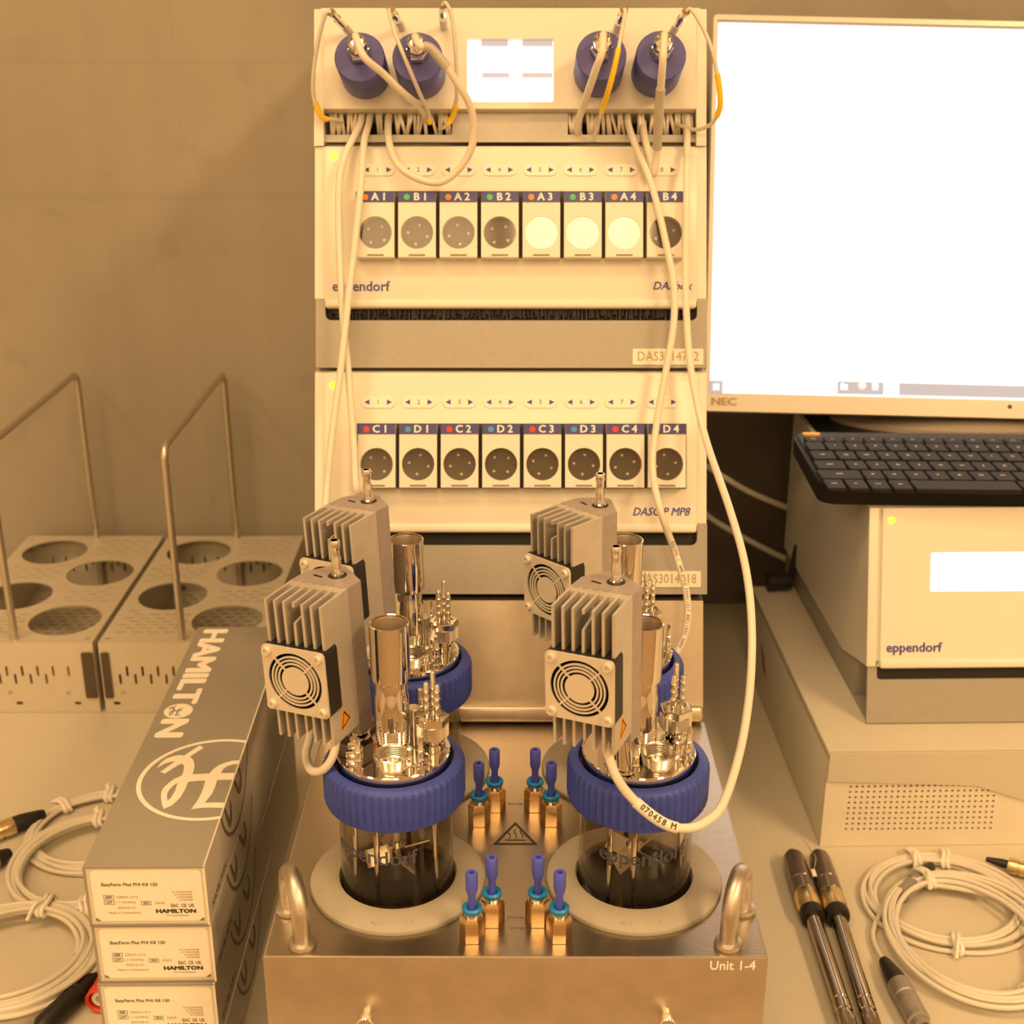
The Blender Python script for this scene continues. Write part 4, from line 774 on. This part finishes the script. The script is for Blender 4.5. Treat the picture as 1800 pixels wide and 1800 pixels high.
# ------------------------------------------------------------------ keyboard
k0 = PZ(1441, 888, UTOP); kb_ = PZ(1394, 762, UTOP + .017); ky = math.degrees(math.atan2(-(kb_.x - k0.x), kb_.y - k0.y)) * .6 - 1
KM = Matrix.Translation((k0.x, k0.y, UTOP + .0012)) @ Matrix.Rotation(R(ky), 4, 'Z'); ki = KM.inverted(); KD = (ki @ PZ(1600, 757, UTOP + .017)).y; KW = .30; KT = .0165
kb = thing('keyboard', 'black wireless keyboard lying on top of the white unit', 'keyboard', KM)
kp = rrect(0, KW, 0, KD, .012, 6)
g = plate([kp], KT - .004); b2 = bmesh.new(); me = G().add(g.v, g.f, T((0, 0, KT / 2))).make('tmp'); b2.from_mesh(me); bmesh.ops.remove_doubles(b2, verts=b2.verts, dist=1e-6)
bmesh.ops.bevel(b2, geom=[e for e in b2.edges if len(e.link_faces) == 2 and e.calc_face_angle(0) > 1.2], offset=.0025, segments=3, affect='EDGES'); b2.to_mesh(me); b2.free()
me.polygons.foreach_set('use_smooth', [True] * len(me.polygons)); me.set_sharp_from_angle(angle=R(40)); me.name = 'base'; link('base', me, M['keyback'], kb)
link('feet', G().box(.03, KW - .03, .012, .018, 0, .0025).box(.03, KW - .03, KD - .018, KD - .012, 0, .0025), M['rubber'], kb)
zk = KT - .0018; zkw = UTOP + zk + .002
ry = [(ki @ PZ(1520, y, zkw)).y for y in (777, 789, 805, 822, 839, 856)]; kx = lambda px, py: (ki @ PZ(px, py, zkw)).x
pitch = (kx(1690, 822) - kx(1505, 822)) / 5; keyc = {}
def key(x, y, w, d, txt=None, sz=.0040):
    kk = (round(w, 4), round(d, 4))
    if kk not in keyc: keyc[kk] = G().box(-w / 2, w / 2, -d / 2, d / 2, 0, .0030, .0008, 1).make('key')
    o = link('key', keyc[kk], M['keycap'], kb, T((x, y, zk)))
    if txt: writing(o, txt, sz, M['legend'], T((-.0005, .0005, .0031)), .01)
dr_ = [abs(ry[1] - ry[2]) * .86, abs(ry[2] - ry[3]) * .86]
def row(i, left, first_w, first_t, keys, x1):
    d = abs(ry[2] - ry[3]) * .86 if i else abs(ry[0] - ry[1]) * .80; x0 = kx(left, (777, 789, 805, 822, 839, 856)[i]); w0 = first_w
    key(x0 + w0 / 2, ry[i], w0 - .0012, d, first_t, .0030); x = x0 + w0
    for c_ in keys:
        if x + pitch > x1: break
        key(x + pitch / 2, ry[i], pitch - .0012, d, c_ or None, .0040 if len(c_) < 2 else .0026); x += pitch
row(0, 1414, pitch * .95, 'esc', ['F1', 'F2', 'F3', 'F4', 'F5', 'F6', 'F7', 'F8', 'F9', 'F10', 'F11', 'F12'], .235)
row(1, 1417, pitch * .95, '', list('1234567890') + ['', ''], .235)
row(2, 1425, kx(1470, 805) - kx(1425, 805), 'tab', list('QWERTYUIOP') + ['', ''], .235)
row(3, 1432, kx(1487, 822) - kx(1432, 822), 'caps', list('ASDFGHJKL') + ['', ''], .235)
row(4, 1438, kx(1516, 839) - kx(1438, 839), 'shift', list('ZXCVBNM') + [',', '.', '-'], .235)
d = abs(ry[2] - ry[3]) * .86; x = kx(1449, 856)
for tx, p0, p1 in (('ctrl', 1449, 1486), ('fn', 1487, 1525), ('win', 1526, 1563), ('alt', 1564, 1602)): a = kx(p0, 856); b_ = kx(p1, 856); key((a + b_) / 2, ry[5], b_ - a - .0012, d, tx, .0030)
a = kx(1604, 856); b_ = kx(1788, 856); key((a + b_) / 2, ry[5], b_ - a, d); x = b_
for tx in ('alt', 'ctrl'): key(x + pitch * .55, ry[5], pitch - .0012, d, tx, .0030); x += pitch
link('touchpad', G().box(.243, KW - .012, .016, KD - .030, KT - .003, KT - .0012, .0006), M['dark'], kb)
p = ki @ PZ(1426, 764, UTOP + KT); link('power_switch', plate([rrect(p.x - .0068, p.x + .0068, p.y - .0027, p.y + .0027, .0026)], .0022), M['switch'], kb, T((0, 0, KT - .0012)))

# ------------------------------------------------------------------ monitor
MO = PY(1239, 722, 1.02); MF = Frame(MO, 21.5, 0, 1.35); mn = thing('monitor', 'large white lit monitor with silver bezel behind the keyboard', 'monitor', MF.m)
MWd = .47; tl = MF.loc(1252, 25); MH = tl.z; stl = MF.loc(1261, 34); sbl = MF.loc(1247, 691)
s0, s1, sz0, sz1 = max(.0016, (sbl.x + stl.x) / 2), MWd - .006, sbl.z, stl.z
link('bezel', plate([rrect(0, MWd, 0, MH, .003), rect(s0, s1, sz0, sz1)], .012), M['bezel'], mn, T((0, .006, 0)) @ FRONT)
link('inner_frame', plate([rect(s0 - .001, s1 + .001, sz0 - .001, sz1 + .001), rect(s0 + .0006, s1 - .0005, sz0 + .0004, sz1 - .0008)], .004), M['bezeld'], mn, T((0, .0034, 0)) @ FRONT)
link('back_cover', G().box(.004, MWd - .004, .0105, .030, .004, MH - .004, .006), M['dark'], mn)
sn = link('screen', G().box(s0 - .0005, s1 + .0005, .0045, .0060, sz0 - .0005, sz1 + .0005), M['screen'], mn)
def on_screen(name, px0, px1, py0, py1, m_, off=.0002):
    a = MF.loc(px0, (py0 + py1) / 2); b_ = MF.loc(px1, (py0 + py1) / 2); c = MF.loc((px0 + px1) / 2, py1); d = MF.loc((px0 + px1) / 2, py0); x1 = min(b_.x, s1 - .001)
    return link(name, G().box(max(a.x, s0 + .0008), x1, .0045 - off - .0001, .0045 - off + .00005, max(c.z, sz0 + .0006), d.z), m_, sn)
on_screen('taskbar', 1248, 1272, 668, 690, M['taskbar']); on_screen('taskbar', 1474, 1556, 670, 692.5, M['taskbar'])
a = MF.loc(1583, 683); link('taskbar', G().box(a.x, s1 - .001, .0042, .00435, MF.loc(1583, 694).z, MF.loc(1583, 672).z), M['taskbar'], sn)
for px, w_, m_ in ((1255, 4.6, 'screen'), (1261, 4.6, 'screen')):
    for py in (673.5, 679.5): on_screen('start_icon', px, px + w_, py, py + 4.8, M[m_], .0004)
on_screen('folder_icon', 1480, 1492, 675, 684, M['screen'], .0004); on_screen('folder_tab', 1480, 1486, 673, 675, M['screen'], .0004)
p = MF.loc(1515, 678, -.0042); link('round_icon', G().cyl((p.x, .0043, p.z), (p.x, .0041, p.z), .0036, seg=20), M['iconr'], sn); link('round_icon_core', G().cyl((p.x + .0004, .0041, p.z + .0003), (p.x + .0004, .00405, p.z + .0003), .0024, seg=20), M['screen'], sn)
on_screen('app_icon', 1536, 1546, 672, 684, M['screen'], .0004); on_screen('active_mark', 1531, 1555, 690, 692, M['iconb'], .0004)
for px, py, s_ in ((1390, 90, .0016), (1540, 188, .0010)):
    p = MF.loc(px, py, -.0042); link('faint_ring', plate([circ(p.x, p.z, s_ * .8, 20, s_ * 1.15), circ(p.x, p.z, s_ * .5, 20, s_ * .85)], .0001), M['pale'], sn, T((0, .0042, 0)) @ FRONT)
pa, pb = MF.loc(1247, 706), MF.loc(1292, 706); writing(mn, 'NEC', .0085, M['brownink'], XZ((pa.x + pb.x) / 2 + .0012, pa.z, -.0001), .03, 0, 'CENTER', pb.x - pa.x)
p = MF.loc(1775, 715); link('sensor_dot', G().cyl((p.x, .001, p.z), (p.x, -.0004, p.z), .0017, seg=16), M['dark'], mn)
mi = MF.m.inverted(); cx = .385
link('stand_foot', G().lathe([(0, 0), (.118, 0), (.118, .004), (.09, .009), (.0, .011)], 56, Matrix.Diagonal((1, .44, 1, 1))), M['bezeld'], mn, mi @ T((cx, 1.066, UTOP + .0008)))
link('stand_neck', G().box(cx - .035, cx + .035, 1.102, 1.118, UTOP + .006, UTOP + .12, .004), M['bezel'], mn, mi)

# ------------------------------------------------------------------ added dark panel and loose cables at the back
dk = link('dark_panel', G().box(.150, .345, 1.180, 1.205, 0, .47, .002), M['navy'])  # thin sheet added to darken the wall between tower and white unit
tag(dk, 'added dark panel at the wall, darkening the gap below the monitor', 'case')
for lb, pts in (('upper ivory cable running from tower to white unit in the dark gap', [PY(1222, 806, 1.135), PY(1262, 832, 1.12), PY(1320, 866, 1.112), PY(1400, 900, 1.112), PY(1450, 930, 1.112)]), ('lower ivory cable running from tower to white unit in the dark gap', [PY(1222, 890, 1.135), PY(1260, 918, 1.12), PY(1320, 952, 1.112), PY(1392, 988, 1.112), PY(1450, 1010, 1.112)])):
    tag(link('data_cable', G().tube(pts, .0028, 10), M['cable2']), lb, 'cable', 'cables behind the unit')
pp = PZ(1366, 1034, PH); pg = thing('power_plug', 'small black plug behind the white unit on the ivory case', 'plug', (pp.x - .006, 1.042, PH + .0004))
link('plug_body', G().cyl((-.004, 0, .0075), (.016, .002, .0075), .0074, .0066, 18), M['rubber'], pg)
link('plug_cord', G().tube([Vector((.014, .002, .008)), Vector((.0175, .004, .012)), Vector((.019, .005, .028)), Vector((.021, .006, .040))], .0028, 8), M['rubber'], pg)

# ------------------------------------------------------------------ coiled cables
def band(c, t, n, w, h, thick=.0007, wid=.0024):
    """flat tie around a bundle: centre c, t along the bundle, n across it"""
    g = G(); P = []
    for k in range(20):
        a = 2 * math.pi * k / 20; P.append(c + n * (w * math.cos(a)) + Vector((0, 0, h * math.sin(a))))
    return g, P
def coil(label, cx, cy, rx, ry, loops, r, ties, z0=0, tails=(), group='coiled white cables', rot=0, seed=1, skew=.0):
    rnd = random.Random(seed); th = thing('coiled_cable', label, 'cable', T((cx, cy, 0)), group); inv = T((-cx, -cy, 0)); N = 40; pts = []
    per = [(rnd.uniform(-.4, .4), rnd.uniform(-.4, .4), rnd.uniform(0, 6.28), ((i * 2) % 5 - 2) * 2.1 + rnd.uniform(-.5, .5), (i % 2) * 1.7 + (i // 4) * .9) for i in range(loops + 1)]
    for i in range(loops * N + 1):
        k, u = divmod(i, N); u /= N; k2 = min(k + 1, loops); u_ = u * u * (3 - 2 * u); mixv = [a * (1 - u_) + b_ * u_ for a, b_ in zip(per[k], per[k2])]
        a = 2 * math.pi * u + rot; off = mixv[3] * r + r * 1.6 * math.sin(2 * a + per[k][2] if False else 2 * a + mixv[2] * .0)
        tie_k = min([abs((a - rot - q + math.pi) % (2 * math.pi) - math.pi) for q in [R(t_[0]) - rot for t_ in ties]] or [9]); sq = .72 + .28 * min(1, tie_k / .8)
        off = mixv[3] * r * sq * 1.15
        pts.append(Vector((cx + (rx + off) * math.cos(a) + mixv[0] * r * 4.5 * sq, cy + (ry + off) * math.sin(a) + mixv[1] * r * 4.5 * sq, z0 + r + mixv[4] * r)))
    for side, tail in tails:
        if side == 0: pts = [Vector(p) for p in tail][::-1] + pts[6:]
        else: pts = pts[:-6] + [Vector(p) for p in tail]
    P = spline(pts, 2); link('cable', G().tube(P, r, 8, raw=True), M['cable2'], th, inv)
    for ang, tl in ties:
        a = R(ang); c = Vector((cx + rx * math.cos(a), cy + ry * math.sin(a), z0 + r * 2.2)); nrm = Vector((math.cos(a) * ry, math.sin(a) * rx, 0)).normalized(); t_ = Vector((-nrm.y, nrm.x, 0)); g = G()
        for sft in (-.0017, .0016):
            ring_ = [c + t_ * (sft + .0006 * math.sin(3 * q)) + nrm * (r * 5.6 * math.cos(q)) + Vector((0, 0, r * 2.5 * math.sin(q))) for q in [2 * math.pi * k / 18 for k in range(18)]]
            g.tube([Vector((p.x, p.y, max(p.z, z0 + .0016))) for p in ring_], .0016, 6, closed=True, sub=2)
        if tl:
            e = c + nrm * tl[0] + t_ * tl[1]; g.tube([c + Vector((0, 0, r * 2.6)), (c + e) / 2 + Vector((0, 0, .006)), Vector((e.x, e.y, z0 + .0022))], .0013, 6)
        link('tie', g, M['tie'], th, inv)
    return th, inv
def connector(th, inv, p0, p1, p2, rb, rp, grey='greyplug', rings=True):
    """rubber boot p0->p1, metal plug p1->p2"""
    p0, p1, p2 = Vector(p0), Vector(p1), Vector(p2); L1 = (p1 - p0).length; L2 = (p2 - p1).length
    link('boot', G().spin(p0, p1, [(rb * .5, 0), (rb * .62, L1 * .1), (rb, L1 * .75), (rb, L1)], 18), M['rubber'], th, inv)
    pr = [(rp, 0), (rp * 1.05, L2 * .04), (rp * 1.05, L2 * .30), (rp * .92, L2 * .32), (rp * .92, L2 * .36), (rp * 1.03, L2 * .38)]
    if rings:
        for k in range(6): z = L2 * (.50 + k * .045); pr += [(rp * 1.03, z), (rp * .93, z + L2 * .012), (rp * 1.03, z + L2 * .024)]
    pr += [(rp * 1.03, L2 * .86), (rp * .8, L2 * .88), (rp * .8, L2), (rp * .6, L2), (rp * .6, L2 * .92), (0, L2 * .92)]
    link('plug', G().spin(p1, p2, pr, 24), M[grey], th, inv)
def Z(px, py, z=.0016): return PZ(px, py, z)
th, inv = coil('coiled white cable nearest the perforated case, further of the right pair', .283, .7135, .0500, .0455, 6, .00155, [(100, (-.012, .004)), (262, (.012, -.002)), (75, None)], seed=3)
connector(th, inv, Z(1637, 1522, .006), Z(1618, 1543, .006), Z(1578, 1578, .006), .0058, .0058, 'greyplug', False)
connector(th, inv, Z(1733, 1510, .006), Z(1772, 1520, .006), Z(1830, 1537, .006), .0030, .0052, 'probegold', False)
th, inv = coil('coiled white cable in front, with grey plug beside the two probes', .2855, .6700, .0490, .0590, 6, .00160, [(105, (-.010, .003)), (292, (.010, .004))], z0=.0062, seed=11,
     tails=[(0, [Z(1620, 1552, .009), Z(1580, 1569, .008), Z(1549, 1602, .005), Z(1534, 1640, .003), Z(1541, 1668, .003), Z(1555, 1692, .005)])])
connector(th, inv, Z(1553, 1688, .0055), Z(1579, 1729, .0065), Z(1621, 1806, .0065), .0060, .0066)
th, inv = coil('coiled white cable furthest back on the left', -.2960, .7900, .0475, .0460, 6, .00150, [(97, (.006, .004)), (140, None)], seed=5)
connector(th, inv, Z(78, 1430, .006), Z(24, 1451, .0065), Z(-40, 1476, .0065), .0062, .0062, 'probegold', False)
th, inv = coil('coiled white cable in the middle of the left three', -.2870, .7460, .0480, .0510, 7, .00155, [(103, (.008, .002)), (282, (-.006, .003)), (60, None)], z0=.0060, seed=8)
connector(th, inv, Z(18, 1498, .006), Z(-8, 1512, .006), Z(-60, 1545, .006), .0058, .0058, 'greyplug', False)
th, inv = coil('coiled white cable nearest the viewer on the left', -.3080, .6480, .0495, .0465, 7, .00160, [(82, (-.014, .006)), (250, (.010, -.004))], z0=.0080, seed=21)
# black probe end and red cap beside the cartons
p0, p1 = Z(168, 1716, .0071), Z(66, 1812, .0071); th = thing('black_handle_probe', 'black rod lying on the bench beside the grey cartons', 'probe', T((p0.x, p0.y, 0))); L1 = (p1 - p0).length
link('rod', G().spin(p0, p1, [(.0032, 0), (.0048, .004), (.0052, L1 * .30), (.0062, L1 * .32), (.0064, L1 * .9), (.004, L1)], 24), M['rubber'], th, T((-p0.x, -p0.y, 0)))
link('collar', G().spin(p0 + (p1 - p0) * .31, p0 + (p1 - p0) * .36, [(.0066, 0), (.0068, .001), (.0066, L1 * .05)], 24), M['dark'], th, T((-p0.x, -p0.y, 0)))
p0, p1 = Z(173, 1762, .0088), Z(187, 1735, .0088); d = (p1 - p0); d.z = 0; d = d.normalized() * .020; p1 = p0 + d; th = thing('red_cap', 'red plastic cap with white insert lying beside the cartons', 'cap', T((p0.x, p0.y, 0)))
link('shell', G().spin(p0, p1, [(.0062, .001), (.0072, 0), (.0082, .0006), (.0082, .006), (.0076, .0075), (.0076, .0185), (.0068, .020), (0, .020), (0, .010), (.0062, .010), (.0062, .001)], 32), M['redplast'], th, T((-p0.x, -p0.y, 0)))
link('insert', G().spin(p0 + d * .12, p1, [(.0026, .0), (.0050, .0), (.0050, .012), (0, .012), (0, .004), (.0026, .004), (.0026, 0)], 20), M['tie'], th, T((-p0.x, -p0.y, 0)))

# ------------------------------------------------------------------ two steel probes
def probe(label, hx, tx, wire):
    r0 = .0086; a = Vector((hx, .7520, r0)); b_ = Vector((tx, .5880, .0068)); L_ = (b_ - a).length; th = thing('sensor_probe', label, 'probe', T((a.x, a.y, 0)), 'steel probes'); inv = T((-a.x, -a.y, 0)); k = L_ / .164
    def seg(name, z0, prof, m_, s_=28): link(name, G().spin(a, b_, [(r_, (z0 + z) * k) for r_, z in prof], s_), M[m_], th, inv)
    seg('tip_cap', -.004, [(.0022, -.001), (.0036, 0), (.0040, .003), (.0036, .006)], 'greyplug')
    seg('head', 0, [(.0050, 0), (.0066, .0010), (.0074, .006), (.0078, .024), (.0080, .0285), (.0074, .0292)], 'probehead')
    seg('dark_band', .0292, [(.0074, 0), (.0080, .0006), (.0080, .0115), (.0076, .012)], 'probehead')
    seg('gold_band', .0412, [(.0076, 0), (.0080, .001), (.0080, .012), (.0074, .0150), (.0070, .0165)], 'probegold')
    seg('o_ring', .0565, [(.0062, 0), (.0076, .0008), (.0080, .003), (.0080, .006), (.0074, .0082), (.0052, .0084)], 'rubber')
    seg('shaft', .0640, [(.0050, 0), (.0050, .074), (.0046, .0745), (.0046, .0765), (.0052, .0770), (.0052, .0830), (.0044, .0836), (.0044, .0868), (.0052, .0875), (.0052, .0985), (.0046, .1000)], 'probe')
    if wire:
        c = a + (b_ - a) * .175; g = G().tube([Vector((hx + .0125, .7535, .012)), Vector((hx + .0070, .762, .016)), Vector((hx - .001, .7575, .012))], .00035, 6)
        g.tube([Vector((hx + .0125, .7535, .012)), Vector((hx + .0125, .740, .016)), Vector((hx + .0082, .7265, .0155))], .0004, 6)
        link('tag_wire', g, 'x' and M['probegold'], th, inv); link('wire_tag', G().box(hx + .0062, hx + .0092, .7205, .7275, .0150, .0164, .0004), M['tie'], th, inv)
probe('left of the two steel probes lying side by side, with wire tag', .1900, .1908, True)
probe('right of the two steel probes lying side by side', .2076, .2040, False)
